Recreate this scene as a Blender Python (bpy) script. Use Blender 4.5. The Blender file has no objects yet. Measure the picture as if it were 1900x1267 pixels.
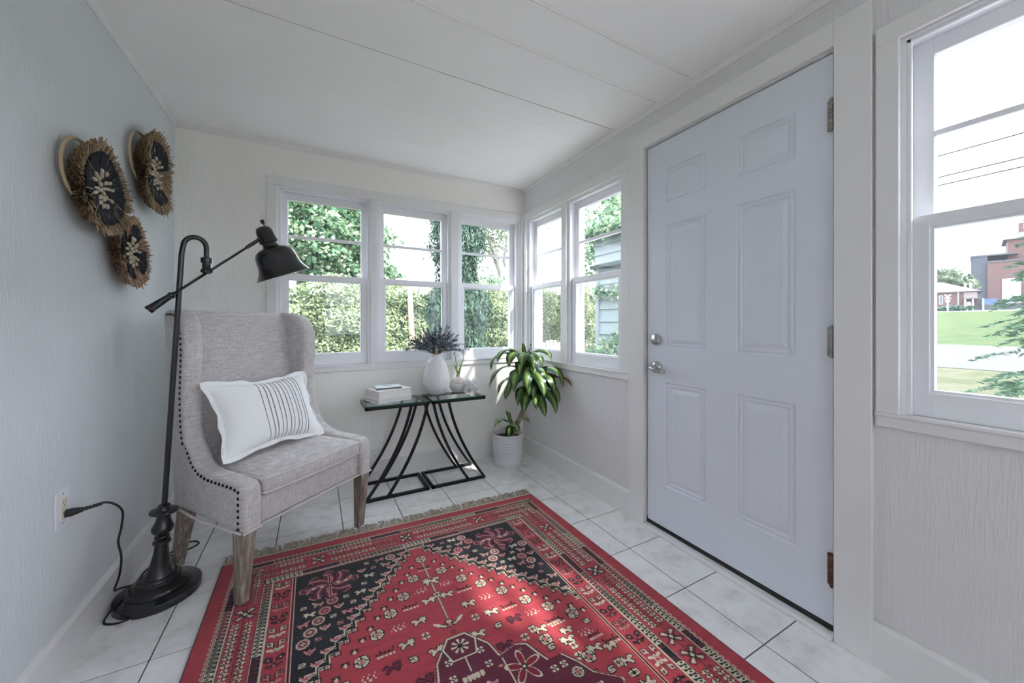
import bpy, bmesh, math, random
import numpy as np
from mathutils import Vector, Matrix

# ------------------------------------------------------------------ camera, sky, sun, exposure
scene = bpy.context.scene
COL = scene.collection
PI = math.pi

cam_data = bpy.data.cameras.new('camera')
cam = bpy.data.objects.new('camera', cam_data)
COL.objects.link(cam)
cam_data.sensor_fit = 'HORIZONTAL'
cam_data.sensor_width = 36.0
cam_data.lens = 680.4 / 1900.0 * 36.0
cam_data.shift_y = -(633.5 - 601.0) / 1900.0
cam_data.clip_start = 0.02
cam_data.clip_end = 400
cam.location = (0, 0, 1.1042)
cam.rotation_euler = (PI / 2, 0, -0.4931)
scene.camera = cam

world = bpy.data.worlds.new('hazy_sky')
scene.world = world
world.use_nodes = True
wn = world.node_tree.nodes
wl = world.node_tree.links
wn.clear()
w_out = wn.new('ShaderNodeOutputWorld')
w_bg = wn.new('ShaderNodeBackground')
w_bg.inputs['Color'].default_value = (0.87, 0.905, 1.06, 1)
w_bg.inputs['Strength'].default_value = 4.6
wl.new(w_bg.outputs[0], w_out.inputs['Surface'])

sun_data = bpy.data.lights.new('sun', 'SUN')
sun_data.energy = 9.0
sun_data.angle = math.radians(1.6)
sun_data.color = (1.0, 0.95, 0.90)
sun = bpy.data.objects.new('sun', sun_data)
COL.objects.link(sun)
sun.rotation_euler = Vector((-0.89, 1.30, -1.50)).to_track_quat('-Z', 'Y').to_euler()
sun.location = (6, -8, 10)

scene.view_settings.view_transform = 'Standard'
scene.view_settings.look = 'None'
scene.view_settings.gamma = 1.0
scene.view_settings.exposure = 0.72
scene.view_settings.use_curve_mapping = False
scene.cycles.use_denoising = True
scene.cycles.max_bounces = 14
scene.cycles.diffuse_bounces = 8
scene.cycles.glossy_bounces = 4
scene.cycles.transparent_max_bounces = 24
scene.cycles.transmission_bounces = 8
scene.cycles.caustics_reflective = False
scene.cycles.caustics_refractive = False
scene.cycles.sample_clamp_indirect = 6.0

# room box (metres): camera stands at x=0, y=0; +y runs to the end wall, +x to the door wall
L, W, D, H, FR = -0.713, 1.605, 2.782, 2.271, -1.75
TH = 0.13

# ------------------------------------------------------------------ materials
def _nodes(name):
    m = bpy.data.materials.new(name)
    m.use_nodes = True
    nt = m.node_tree
    b = nt.nodes['Principled BSDF']
    return m, nt, b

def coords(nt, scale=(1, 1, 1), kind='Object'):
    tc = nt.nodes.new('ShaderNodeTexCoord')
    mp = nt.nodes.new('ShaderNodeMapping')
    mp.inputs['Scale'].default_value = scale
    nt.links.new(tc.outputs[kind], mp.inputs['Vector'])
    return mp.outputs['Vector']

def noise(nt, vec, scale, detail=3, rough=0.5):
    n = nt.nodes.new('ShaderNodeTexNoise')
    n.inputs['Scale'].default_value = scale
    n.inputs['Detail'].default_value = detail
    n.inputs['Roughness'].default_value = rough
    if vec is not None:
        nt.links.new(vec, n.inputs['Vector'])
    return n.outputs['Fac']

def ramp(nt, fac, stops):
    r = nt.nodes.new('ShaderNodeValToRGB')
    el = r.color_ramp.elements
    while len(el) > 2:
        el.remove(el[-1])
    for i, (p, c) in enumerate(stops):
        e = el[i] if i < 2 else el.new(p)
        e.position = p
        e.color = (c[0], c[1], c[2], 1)
    nt.links.new(fac, r.inputs['Fac'])
    return r.outputs['Color']

def bump(nt, b, height, strength, dist):
    n = nt.nodes.new('ShaderNodeBump')
    n.inputs['Strength'].default_value = strength
    n.inputs['Distance'].default_value = dist
    nt.links.new(height, n.inputs['Height'])
    nt.links.new(n.outputs['Normal'], b.inputs['Normal'])
    return n

def math_node(nt, op, a, bval):
    n = nt.nodes.new('ShaderNodeMath')
    n.operation = op
    for i, v in enumerate((a, bval)):
        if isinstance(v, (int, float)):
            n.inputs[i].default_value = v
        else:
            nt.links.new(v, n.inputs[i])
    return n.outputs[0]

def simple(name, col, rough=0.5, metal=0.0, var=0.0, vscale=8.0, bstr=0.0, bscale=60.0, bdist=0.002,
           stretch=(1, 1, 1), spec=None, coat=0.0):
    m, nt, b = _nodes(name)
    b.inputs['Roughness'].default_value = rough
    b.inputs['Metallic'].default_value = metal
    if spec is not None:
        b.inputs['Specular IOR Level'].default_value = spec
    if coat:
        b.inputs['Coat Weight'].default_value = coat
        b.inputs['Coat Roughness'].default_value = 0.1
    v = coords(nt, stretch)
    if var > 0:
        f = noise(nt, v, vscale, 4)
        lo = tuple(c * (1 - var) for c in col)
        hi = tuple(min(1, c * (1 + var)) for c in col)
        nt.links.new(ramp(nt, f, [(0.3, lo), (0.7, hi)]), b.inputs['Base Color'])
    else:
        b.inputs['Base Color'].default_value = (*col, 1)
    if bstr > 0:
        bump(nt, b, noise(nt, v, bscale, 3), bstr, bdist)
    return m

def grain_wall(name, col, axis_scale):
    # painted wood-grain hardboard: fine upright streaks
    m, nt, b = _nodes(name)
    b.inputs['Roughness'].default_value = 0.62
    v = coords(nt, axis_scale)
    f = noise(nt, v, 1.0, 3, 0.55)
    v2 = coords(nt, (1, 1, 1))
    big = noise(nt, v2, 1.3, 3)
    c1 = ramp(nt, big, [(0.3, tuple(c * 0.97 for c in col)), (0.7, col)])
    nt.links.new(c1, b.inputs['Base Color'])
    sharp = ramp(nt, f, [(0.42, (0, 0, 0)), (0.62, (1, 1, 1))])
    bump(nt, b, sharp, 0.5, 0.0014)
    return m

def linen(name, col, dark):
    m, nt, b = _nodes(name)
    b.inputs['Roughness'].default_value = 0.9
    b.inputs['Specular IOR Level'].default_value = 0.2
    b.inputs['Sheen Weight'].default_value = 0.15
    a = noise(nt, coords(nt, (420, 420, 22)), 1.0, 2)
    c = noise(nt, coords(nt, (22, 22, 420)), 1.0, 2)
    s = math_node(nt, 'ADD', a, c)
    nt.links.new(ramp(nt, math_node(nt, 'MULTIPLY', s, 0.5), [(0.36, dark), (0.62, col)]), b.inputs['Base Color'])
    bump(nt, b, s, 0.25, 0.001)
    return m

def leafmat(name, cols, rough=0.55, trans=0.25, scale=None):
    m, nt, b = _nodes(name)
    b.inputs['Roughness'].default_value = rough
    b.inputs['Specular IOR Level'].default_value = 0.3
    g = nt.nodes.new('ShaderNodeNewGeometry')
    n = len(cols)
    c = ramp(nt, g.outputs['Random Per Island'], [(i / (n - 1), k) for i, k in enumerate(cols)])
    nt.links.new(c, b.inputs['Base Color'])
    if trans > 0:
        t = nt.nodes.new('ShaderNodeBsdfTranslucent')
        nt.links.new(c, t.inputs['Color'])
        mx = nt.nodes.new('ShaderNodeMixShader')
        mx.inputs[0].default_value = trans
        out = nt.nodes['Material Output']
        nt.links.new(b.outputs[0], mx.inputs[1])
        nt.links.new(t.outputs[0], mx.inputs[2])
        nt.links.new(mx.outputs[0], out.inputs['Surface'])
    return m

def window_glass(name, haze):
    # clear pane with a dusty film: straight-through, a faint diffuse film and mirror reflections by angle
    m = bpy.data.materials.new(name)
    m.use_nodes = True
    nt = m.node_tree
    nt.nodes.clear()
    out = nt.nodes.new('ShaderNodeOutputMaterial')
    tr = nt.nodes.new('ShaderNodeBsdfTransparent')
    tr.inputs['Color'].default_value = (0.97, 0.985, 0.98, 1)
    gl = nt.nodes.new('ShaderNodeBsdfGlossy')
    gl.inputs['Roughness'].default_value = 0.01
    df = nt.nodes.new('ShaderNodeBsdfTranslucent')
    df.inputs['Color'].default_value = (0.85, 0.92, 0.92, 1)
    fr = nt.nodes.new('ShaderNodeFresnel')
    fr.inputs['IOR'].default_value = 1.3
    m1 = nt.nodes.new('ShaderNodeMixShader')
    m2 = nt.nodes.new('ShaderNodeMixShader')
    m1.inputs[0].default_value = haze
    nt.links.new(tr.outputs[0], m1.inputs[1])
    nt.links.new(df.outputs[0], m1.inputs[2])
    ge = nt.nodes.new('ShaderNodeNewGeometry')
    front = nt.nodes.new('ShaderNodeMath')
    front.operation = 'SUBTRACT'
    front.inputs[0].default_value = 1.0
    nt.links.new(ge.outputs['Backfacing'], front.inputs[1])
    mul = nt.nodes.new('ShaderNodeMath')
    mul.operation = 'MULTIPLY'
    nt.links.new(fr.outputs[0], mul.inputs[0])
    nt.links.new(front.outputs[0], mul.inputs[1])
    nt.links.new(mul.outputs[0], m2.inputs[0])
    nt.links.new(m1.outputs[0], m2.inputs[1])
    nt.links.new(gl.outputs[0], m2.inputs[2])
    nt.links.new(m2.outputs[0], out.inputs['Surface'])
    return m

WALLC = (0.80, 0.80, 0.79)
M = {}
M['wall_side_dim'] = grain_wall('painted_hardboard_side_dim', (0.735, 0.725, 0.73), (3, 170, 14))  # one white paint throughout; the door wall's weaker light is put into the colour
M['wall_cool_light'] = grain_wall('painted_hardboard_cool_light', (0.70, 0.735, 0.745), (3, 170, 14))  # same white paint, with cool window light and dimming mixed into the colour
M['wall_end_lit'] = grain_wall('painted_hardboard_end_lit', (0.90, 0.885, 0.835), (170, 3, 14))  # same white paint, tinted brighter and warmer for the light falling there
M['trim'] = simple('white_trim_paint', (0.775, 0.765, 0.76), 0.42, var=0.02, vscale=3, bstr=0.08, bscale=25)
M['sash'] = simple('white_sash_paint', (0.82, 0.82, 0.845), 0.38, var=0.02, vscale=5, bstr=0.06, bscale=30)
M['ceiling'] = simple('ceiling_paint', (0.925, 0.92, 0.90), 0.6, var=0.025, vscale=1.6, bstr=0.05, bscale=90)
M['door'] = simple('door_paint', (0.70, 0.735, 0.80), 0.4, var=0.012, vscale=2, bstr=0.04, bscale=300, bdist=0.0005)
M['grout'] = simple('grout', (0.10, 0.095, 0.095), 0.9, var=0.2, vscale=30)
M['seam'] = simple('dark_seam', (0.05, 0.05, 0.05), 0.9)
M['glass'] = window_glass('window_pane_glass', 0.008)
M['nickel'] = simple('satin_nickel', (0.55, 0.55, 0.56), 0.22, 1.0)
M['hinge'] = simple('aged_hinge_steel', (0.33, 0.31, 0.29), 0.35, 1.0, var=0.4, vscale=60)
M['rusty'] = simple('rusted_hinge_steel', (0.16, 0.09, 0.06), 0.6, 0.7, var=0.5, vscale=90)
M['black'] = simple('black_rubber', (0.012, 0.012, 0.013), 0.55)

def tile_material():
    m, nt, b = _nodes('ceramic_floor_tile')
    b.inputs['Roughness'].default_value = 0.26
    oi = nt.nodes.new('ShaderNodeObjectInfo')
    add = nt.nodes.new('ShaderNodeVectorMath')
    add.operation = 'ADD'
    nt.links.new(coords(nt, (1, 1, 1)), add.inputs[0])
    sc = nt.nodes.new('ShaderNodeVectorMath')
    sc.operation = 'SCALE'
    sc.inputs[0].default_value = (17, 31, 11)
    nt.links.new(oi.outputs['Random'], sc.inputs['Scale'])
    nt.links.new(sc.outputs[0], add.inputs[1])
    f = noise(nt, add.outputs[0], 9, 7, 0.68)
    nt.links.new(ramp(nt, f, [(0.30, (0.66, 0.64, 0.625)), (0.46, (0.82, 0.81, 0.80)), (0.68, (0.91, 0.905, 0.90))]),
                 b.inputs['Base Color'])
    bump(nt, b, noise(nt, add.outputs[0], 40, 3), 0.06, 0.001)
    return m
M['tile'] = tile_material()

# ------------------------------------------------------------------ mesh helpers
class MB:
    def __init__(s):
        s.v = []
        s.f = []
    def add(s, vs, fs):
        o = len(s.v)
        s.v += [tuple(v) for v in vs]
        s.f += [tuple(i + o for i in f) for f in fs]
        return s
    def box(s, x0, x1, y0, y1, z0, z1):
        x0, x1 = min(x0, x1), max(x0, x1)
        y0, y1 = min(y0, y1), max(y0, y1)
        z0, z1 = min(z0, z1), max(z0, z1)
        return s.add([(x0, y0, z0), (x1, y0, z0), (x1, y1, z0), (x0, y1, z0),
                      (x0, y0, z1), (x1, y0, z1), (x1, y1, z1), (x0, y1, z1)],
                     [(0, 3, 2, 1), (4, 5, 6, 7), (0, 1, 5, 4), (1, 2, 6, 5), (2, 3, 7, 6), (3, 0, 4, 7)])
    def tube(s, pts, r, n=10, cap=True, square=False):
        pts = [Vector(p) for p in pts]
        rs = r if isinstance(r, (list, tuple)) else [r] * len(pts)
        t0 = (pts[1] - pts[0]).normalized()
        up = Vector((0, 0, 1)) if abs(t0.z) < 0.9 else Vector((0, 1, 0))
        a = t0.cross(up).normalized()
        if square:
            n = 4
        rings = []
        for i, p in enumerate(pts):
            if i == 0:
                t = pts[1] - pts[0]
            elif i == len(pts) - 1:
                t = pts[-1] - pts[-2]
            else:
                t = (pts[i + 1] - p).normalized() + (p - pts[i - 1]).normalized()
            t.normalize()
            a = (a - t * a.dot(t)).normalized()
            b = t.cross(a)
            off = PI / 4 if square else 0
            k = math.sqrt(2) if square else 1
            rings.append([p + (a * math.cos(2 * PI * j / n + off) + b * math.sin(2 * PI * j / n + off)) * rs[i] * k
                          for j in range(n)])
        vs = [v for r_ in rings for v in r_]
        fs = []
        for i in range(len(pts) - 1):
            for j in range(n):
                fs.append((i * n + j, i * n + (j + 1) % n, (i + 1) * n + (j + 1) % n, (i + 1) * n + j))
        if cap:
            fs.append(tuple(range(n - 1, -1, -1)))
            fs.append(tuple(range((len(pts) - 1) * n, len(pts) * n)))
        return s.add(vs, fs)
    def lathe(s, prof, n=32, mat=None, cap=True):
        # prof: (radius, height) pairs about +z; mat: Matrix applied after
        vs = []
        for r, z in prof:
            for j in range(n):
                v = Vector((r * math.cos(2 * PI * j / n), r * math.sin(2 * PI * j / n), z))
                vs.append(mat @ v if mat is not None else v)
        fs = []
        for i in range(len(prof) - 1):
            for j in range(n):
                fs.append((i * n + j, i * n + (j + 1) % n, (i + 1) * n + (j + 1) % n, (i + 1) * n + j))
        if cap:
            fs.append(tuple(range(n - 1, -1, -1)))
            fs.append(tuple(range((len(prof) - 1) * n, len(prof) * n)))
        return s.add(vs, fs)

def link(name, mesh, mat, parent=None, smooth=False, loc=None):
    o = bpy.data.objects.new(name, mesh)
    COL.objects.link(o)
    if mat is not None and len(mesh.materials) == 0:
        mesh.materials.append(mat)
    if parent is not None:
        o.parent = parent
    if loc is not None:
        o.location = loc
    if smooth:
        mesh.polygons.foreach_set('use_smooth', [True] * len(mesh.polygons))
        mesh.update()
    return o

def shift(mb, off):
    if off is None:
        return mb.v
    return [(v[0] - off[0], v[1] - off[1], v[2] - off[2]) for v in mb.v]

def build(mb, name, mat, parent=None, smooth=False, world=True, bevel=0.0, segs=2, loc=None, angle=None):
    """mb in world coordinates when world is True; placed under parent (an unrotated Empty or object)."""
    off = None
    if world and parent is not None:
        off = parent['_o'] if '_o' in parent else parent.location
        if parent.parent is not None and '_o' not in parent:
            off = parent.location + parent.parent.location
    me = bpy.data.meshes.new(name)
    if loc is not None and parent is None:
        off = loc
    me.from_pydata(shift(mb, off), [], mb.f)
    me.update()
    if bevel > 0:
        bm = bmesh.new()
        bm.from_mesh(me)
        es = [e for e in bm.edges if len(e.link_faces) == 2 and e.calc_face_angle(0) > 0.6]
        bmesh.ops.bevel(bm, geom=es, offset=bevel, segments=segs, profile=0.5, affect='EDGES', clamp_overlap=True)
        bm.to_mesh(me)
        bm.free()
    o = link(name, me, mat, parent, smooth, loc if parent is None else None)
    if smooth and angle is not None:
        me.set_sharp_from_angle(angle=angle)
    return o

def empty(name, loc=(0, 0, 0), rz=0.0):
    o = bpy.data.objects.new(name, None)
    COL.objects.link(o)
    o.location = loc
    o.rotation_euler = (0, 0, rz)
    o.empty_display_size = 0.1
    return o

def tag(o, label=None, cat=None, group=None, kind=None):
    if label: o['label'] = label
    if cat: o['category'] = cat
    if group: o['group'] = group
    if kind: o['kind'] = kind
    return o

def structure(o, label=None, cat=None):
    return tag(o, label, cat, kind='structure')

# ------------------------------------------------------------------ room shell
# wall frames: along-wall coordinate a, depth d outward from the room face, height z
def fb(a, d, z):
    return (a, D + d, z)
def fr_(a, d, z):
    return (W + d, a, z)
def ff(a, d, z):
    return (a, FR - d, z)

def wbox(mb, f, a0, a1, d0, d1, z0, z1):
    p, q = f(a0, d0, z0), f(a1, d1, z1)
    return mb.box(p[0], q[0], p[1], q[1], p[2], q[2])

def wall_with_openings(name, f, a0, a1, ops, mat, label):
    # solid wall with rectangular openings, as one shell of blocks cut on the opening lines
    mb = MB()
    xs = sorted({a0, a1} | {o[0] for o in ops} | {o[1] for o in ops})
    for i in range(len(xs) - 1):
        lo, hi = xs[i], xs[i + 1]
        mid = (lo + hi) / 2
        holes = sorted([(o[2], o[3]) for o in ops if o[0] < mid < o[1]])
        z = -0.02
        for (h0, h1) in holes:
            if h0 > z:
                wbox(mb, f, lo, hi, 0, TH, z, h0)
            z = h1
        wbox(mb, f, lo, hi, 0, TH, z, H + 0.02)
    o = build(mb, name, mat)
    return structure(o, label, 'wall')

Z0, Z1 = 0.82, 1.99
BACK_OPS = [(-0.214, 0.349), (0.394, 0.945), (1.005, 1.556)]
RIGHT_OPS = [(2.198, 2.70), (1.60, 2.141)]
BIG_OP = (-0.45, 0.432)
REAR_OP = (-1.55, -0.67)
FRONT_OPS = [(0.10, 0.85)]
DOOR_Y = (0.600, 1.424)
DOOR_TOP = 2.064

wall_with_openings('wall_back', fb, L - TH, W + TH, [(a, b, Z0, Z1) for a, b in BACK_OPS], M['wall_end_lit'],
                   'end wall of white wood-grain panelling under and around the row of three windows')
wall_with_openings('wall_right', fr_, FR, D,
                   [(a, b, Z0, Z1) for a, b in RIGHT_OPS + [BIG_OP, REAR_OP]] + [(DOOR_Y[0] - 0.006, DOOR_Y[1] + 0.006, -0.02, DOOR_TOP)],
                   M['wall_side_dim'], 'white panelled wall holding the grey-blue door and sash windows')
wall_with_openings('wall_front', ff, L - TH, W + TH, [(a, b, Z0, Z1) for a, b in FRONT_OPS], M['wall_end_lit'],
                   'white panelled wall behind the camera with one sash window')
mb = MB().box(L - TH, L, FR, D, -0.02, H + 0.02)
structure(build(mb, 'wall_left', M['wall_cool_light']), 'plain white wood-grain wall where the three straw discs hang', 'wall')

# ceiling: broad boards with shadow joints, each a piece of its own
ceil = structure(build(MB().box(L - TH, W + TH, FR - TH, D + TH, H + 0.012, H + 0.10), 'ceiling', M['seam']),
                 'white board ceiling with shadow joints running across the room', 'ceiling')
joints = [FR, -1.35, -0.94, -0.53, -0.12, 0.29, 0.70, 1.134, 1.342, 1.655, 1.817, 2.03, 2.40, D]
gaps = {1.655: 0.0075, 1.134: 0.0028, 1.342: 0.0028}
for i in range(len(joints) - 1):
    g0 = gaps.get(joints[i], 0.0009) if i else 0
    g1 = gaps.get(joints[i + 1], 0.0009) if i < len(joints) - 2 else 0
    b_ = MB().box(L, W, joints[i] + g0 / 2, joints[i + 1] - g1 / 2, H, H + 0.0118)
    build(b_, 'board', M['ceiling'], ceil, bevel=0.0006, segs=1)
# doubled V-grooves: a thin bead strip along two of the joints
for y in (1.134, 1.342):
    build(MB().box(L, W, y + 0.006, y + 0.0165, H - 0.0012, H + 0.004), 'bead', M['ceiling'], ceil)
    build(MB().box(L, W, y - 0.0165, y - 0.006, H - 0.0012, H + 0.004), 'bead', M['ceiling'], ceil)

# floor: dark grout bed and separate tiles
P = 0.3075
gx0, gy0 = 1.365, 2.24
floor = structure(build(MB().box(L - TH, W + TH, FR - TH, D + TH, -0.08, -0.0022), 'floor', M['grout']),
                  'floor of pale mottled square ceramic tiles with dark grout', 'floor')
xs = sorted([gx0 - k * P for k in range(-2, 9)])
ys = sorted([gy0 - k * P for k in range(-3, 15)])
xs = [L] + [x for x in xs if L + 0.01 < x < W - 0.01] + [W]
ys = [FR] + [y for y in ys if FR + 0.01 < y < D - 0.01] + [D]
G = 0.0042
tile_mesh = {}
rnd = random.Random(4)
for i in range(len(xs) - 1):
    for j in range(len(ys) - 1):
        wx, wy = xs[i + 1] - xs[i] - G, ys[j + 1] - ys[j] - G
        key = (round(wx, 3), round(wy, 3))
        if key not in tile_mesh:
            t = MB().box(-wx / 2, wx / 2, -wy / 2, wy / 2, -0.006, 0.0)
            o = build(t, 'tile', M['tile'], floor, world=False, bevel=0.0012, segs=1)
            tile_mesh[key] = o.data
        else:
            o = bpy.data.objects.new('tile', tile_mesh[key])
            COL.objects.link(o)
            o.parent = floor
        o.location = ((xs[i] + xs[i + 1]) / 2, (ys[j] + ys[j + 1]) / 2, 0)

# baseboards
def baseboard(name, f, a0, a1, h, label, t=0.016):
    mb = MB()
    prof = [(0, 0), (-t, 0), (-t, h - 0.014), (-t * 0.45, h), (0, h)]
    n = len(prof)
    vs = [f(a0, d, z) for d, z in prof] + [f(a1, d, z) for d, z in prof]
    fs = [(i, (i + 1) % n, n + (i + 1) % n, n + i) for i in range(n)] + [tuple(range(n)), tuple(range(2 * n - 1, n - 1, -1))]
    mb.add(vs, fs)
    return structure(build(mb, name, M['trim']), label, 'baseboard')
def fl_(a, d, z):
    return (L - d, a, z)
baseboard('baseboard_back', fb, L, W, 0.142, 'white baseboard along the end wall under the windows')
baseboard('baseboard_right', fr_, 1.54, D - 0.016, 0.142, 'white baseboard between the potted plant corner and the door')
baseboard('baseboard_front', fr_, FR, 0.494, 0.142, 'white baseboard under the large window near the door hinges')
baseboard('baseboard_left', fl_, FR, D - 0.016, 0.142, 'white baseboard along the plain wall behind the floor lamp')

# small cove strips where walls meet ceiling
def cove(name, f, a0, a1, label):
    mb = MB()
    prof = [(0, H - 0.030), (-0.006, H - 0.030), (-0.017, H - 0.012), (-0.019, H), (0, H)]
    n = len(prof)
    vs = [f(a0, d, z) for d, z in prof] + [f(a1, d, z) for d, z in prof]
    fs = [(i, (i + 1) % n, n + (i + 1) % n, n + i) for i in range(n)] + [tuple(range(n)), tuple(range(2 * n - 1, n - 1, -1))]
    mb.add(vs, fs)
    return structure(build(mb, name, M['trim']), label, 'trim')
cove('trim_1', fb, L, W, 'thin white cove strip between end wall and ceiling')
cove('trim_2', fr_, FR, D, 'thin white cove strip between door wall and ceiling')
cove('trim_3', fl_, FR, D, 'thin white cove strip between plain wall and ceiling')

# ------------------------------------------------------------------ window casings
def casing(name, f, a0, a1, ops, label, zt=2.05, zb=0.778, edge=0.0):
    """flat board frame around a row of openings"""
    o = empty(name)
    structure(o, label, 'trim')
    t = 0.016
    def piece(n, x0, x1, z0, z1, tt=t):
        build(wbox(MB(), f, x0, x1, -tt, 0.0, z0, z1), n, M['trim'], o, bevel=0.002, segs=1)
    piece('head_board', a0, a1, Z1, zt)
    piece('apron', a0, a1, zb, Z0 - 0.006)
    # sill nosing
    build(wbox(MB(), f, a0, a1, -0.022, 0.034, Z0 - 0.006, Z0 + 0.0035), 'sill_nosing', M['trim'], o)
    edges = sorted(ops)
    piece('side_board', a0, edges[0][0], Z0, Z1)
    piece('side_board', edges[-1][1], a1, Z0, Z1)
    for k in range(len(edges) - 1):
        piece('mullion', edges[k][1], edges[k + 1][0], Z0, Z1)
    return o
casing('trim_4', fb, -0.269, W - 0.02, BACK_OPS, 'white flat boards framing the three end-wall windows')
casing('trim_5', fr_, 1.54, D - 0.02, RIGHT_OPS, 'white flat boards framing the corner pair of windows beside the door')
casing('trim_6', fr_, BIG_OP[0] - 0.055, 0.486, [BIG_OP], 'white flat boards framing the large window beyond the door hinges')
casing('trim_7', fr_, REAR_OP[0] - 0.055, REAR_OP[1] + 0.055, [REAR_OP], 'white flat boards framing the rearmost side window')
casing('trim_8', ff, FRONT_OPS[0][0] - 0.055, FRONT_OPS[0][1] + 0.055, FRONT_OPS, 'white flat boards framing the window behind the camera')
# corner post between the two window groups
structure(build(MB().box(W - 0.036, W - 0.0, D - 0.036, D - 0.0, 0.778, 2.035), 'trim_9', M['trim'], bevel=0.003, segs=1),
          'slim white upright post in the window corner above the plant', 'trim')

# ------------------------------------------------------------------ sash windows
def sash_window(name, f, a0, a1, label, storm=True):
    o = empty(name)
    structure(o, label, 'window')
    def part(n, boxes, mat, parent, bev=0.0015):
        mb = MB()
        for b_ in boxes:
            wbox(mb, f, *b_)
        return build(mb, n, mat, parent, bevel=bev, segs=1)
    j = 0.012
    part('jamb', [(a0, a0 + j, 0, TH, Z0, Z1), (a1 - j, a1, 0, TH, Z0, Z1), (a0 + j, a1 - j, 0, TH, Z1 - j, Z1),
                  (a0 + j, a1 - j, 0.03, TH + 0.02, Z0 - 0.012, Z0 + 0.004)], M['sash'], o, 0)
    # stops: slim strips along the jamb
    for s0, s1 in ((a0 + j, a0 + j + 0.010), (a1 - j - 0.010, a1 - j)):
        part('stop', [(s0, s1, 0.004, 0.018, Z0 + 0.004, Z1 - j)], M['sash'], o)
    part('stop', [(a0 + j, a1 - j, 0.004, 0.018, Z1 - j - 0.010, Z1 - j)], M['sash'], o)
    b0, b1 = a0 + j, a1 - j
    st = 0.044
    # upper sash (outer track)
    u0, u1 = 1.396, Z1 - j
    us = part('upper_sash', [(b0, b0 + st, 0.060, 0.094, u0, u1), (b1 - st, b1, 0.060, 0.094, u0, u1),
                             (b0 + st, b1 - st, 0.060, 0.094, u1 - 0.050, u1), (b0 + st, b1 - st, 0.060, 0.094, u0, u0 + 0.038)],
              M['sash'], o)
    part('muntin', [(b0 + st, b1 - st, 0.064, 0.090, 1.678, 1.696)], M['sash'], us)
    part('pane', [(b0 + st, b1 - st, 0.075, 0.079, u0 + 0.038, 1.678)], M['glass'], us, 0)
    part('pane', [(b0 + st, b1 - st, 0.075, 0.079, 1.696, u1 - 0.050)], M['glass'], us, 0)
    # lower sash (inner track)
    l0, l1 = Z0 + 0.004, 1.434
    ls = part('lower_sash', [(b0, b0 + st, 0.020, 0.056, l0, l1), (b1 - st, b1, 0.020, 0.056, l0, l1),
                             (b0 + st, b1 - st, 0.020, 0.056, l1 - 0.036, l1), (b0 + st, b1 - st, 0.020, 0.056, l0, l0 + 0.074)],
              M['sash'], o)
    part('glazing_bead', [(b0 + st, b0 + st + 0.008, 0.026, 0.050, l0 + 0.074, l1 - 0.036),
                          (b1 - st - 0.008, b1 - st, 0.026, 0.050, l0 + 0.074, l1 - 0.036),
                          (b0 + st + 0.008, b1 - st - 0.008, 0.026, 0.050, l0 + 0.074, l0 + 0.082),
                          (b0 + st + 0.008, b1 - st - 0.008, 0.026, 0.050, l1 - 0.044, l1 - 0.036)], M['sash'], ls, 0)
    part('pane', [(b0 + st + 0.008, b1 - st - 0.008, 0.036, 0.040, l0 + 0.082, l1 - 0.044)], M['glass'], ls, 0)
    if storm:
        w = 0.026
        sf = part('storm_frame', [(b0, b0 + w, 0.108, 0.124, Z0 + 0.004, u1), (b1 - w, b1, 0.108, 0.124, Z0 + 0.004, u1),
                                  (b0 + w, b1 - w, 0.108, 0.124, u1 - w, u1), (b0 + w, b1 - w, 0.108, 0.124, Z0 + 0.004, Z0 + 0.034),
                                  (b0 + w, b1 - w, 0.108, 0.124, 1.404, 1.426)], M['sash'], o)
        part('pane', [(b0 + w, b1 - w, 0.114, 0.117, Z0 + 0.034, 1.404)], M['glass'], sf, 0)
    return o
sash_window('window_1', fb, *BACK_OPS[0], 'end-wall sash window behind the lamp shade and armchair, hedge outside')
sash_window('window_2', fb, *BACK_OPS[1], 'end-wall sash window above the lavender vase, middle of three')
sash_window('window_3', fb, *BACK_OPS[2], 'end-wall sash window nearest the corner, above the tulips')
sash_window('window_4', fr_, *RIGHT_OPS[0], 'narrow-looking corner sash window above the plant leaves, garden chair outside')
sash_window('window_5', fr_, *RIGHT_OPS[1], 'sash window beside the door looking onto pale siding')
sash_window('window_6', fr_, *BIG_OP, 'large sash window beyond the door hinges looking over the road', storm=True)
sash_window('window_7', fr_, *REAR_OP, 'rearmost side sash window behind the camera')
sash_window('window_8', ff, *FRONT_OPS[0], 'sash window in the wall behind the camera')

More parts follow.
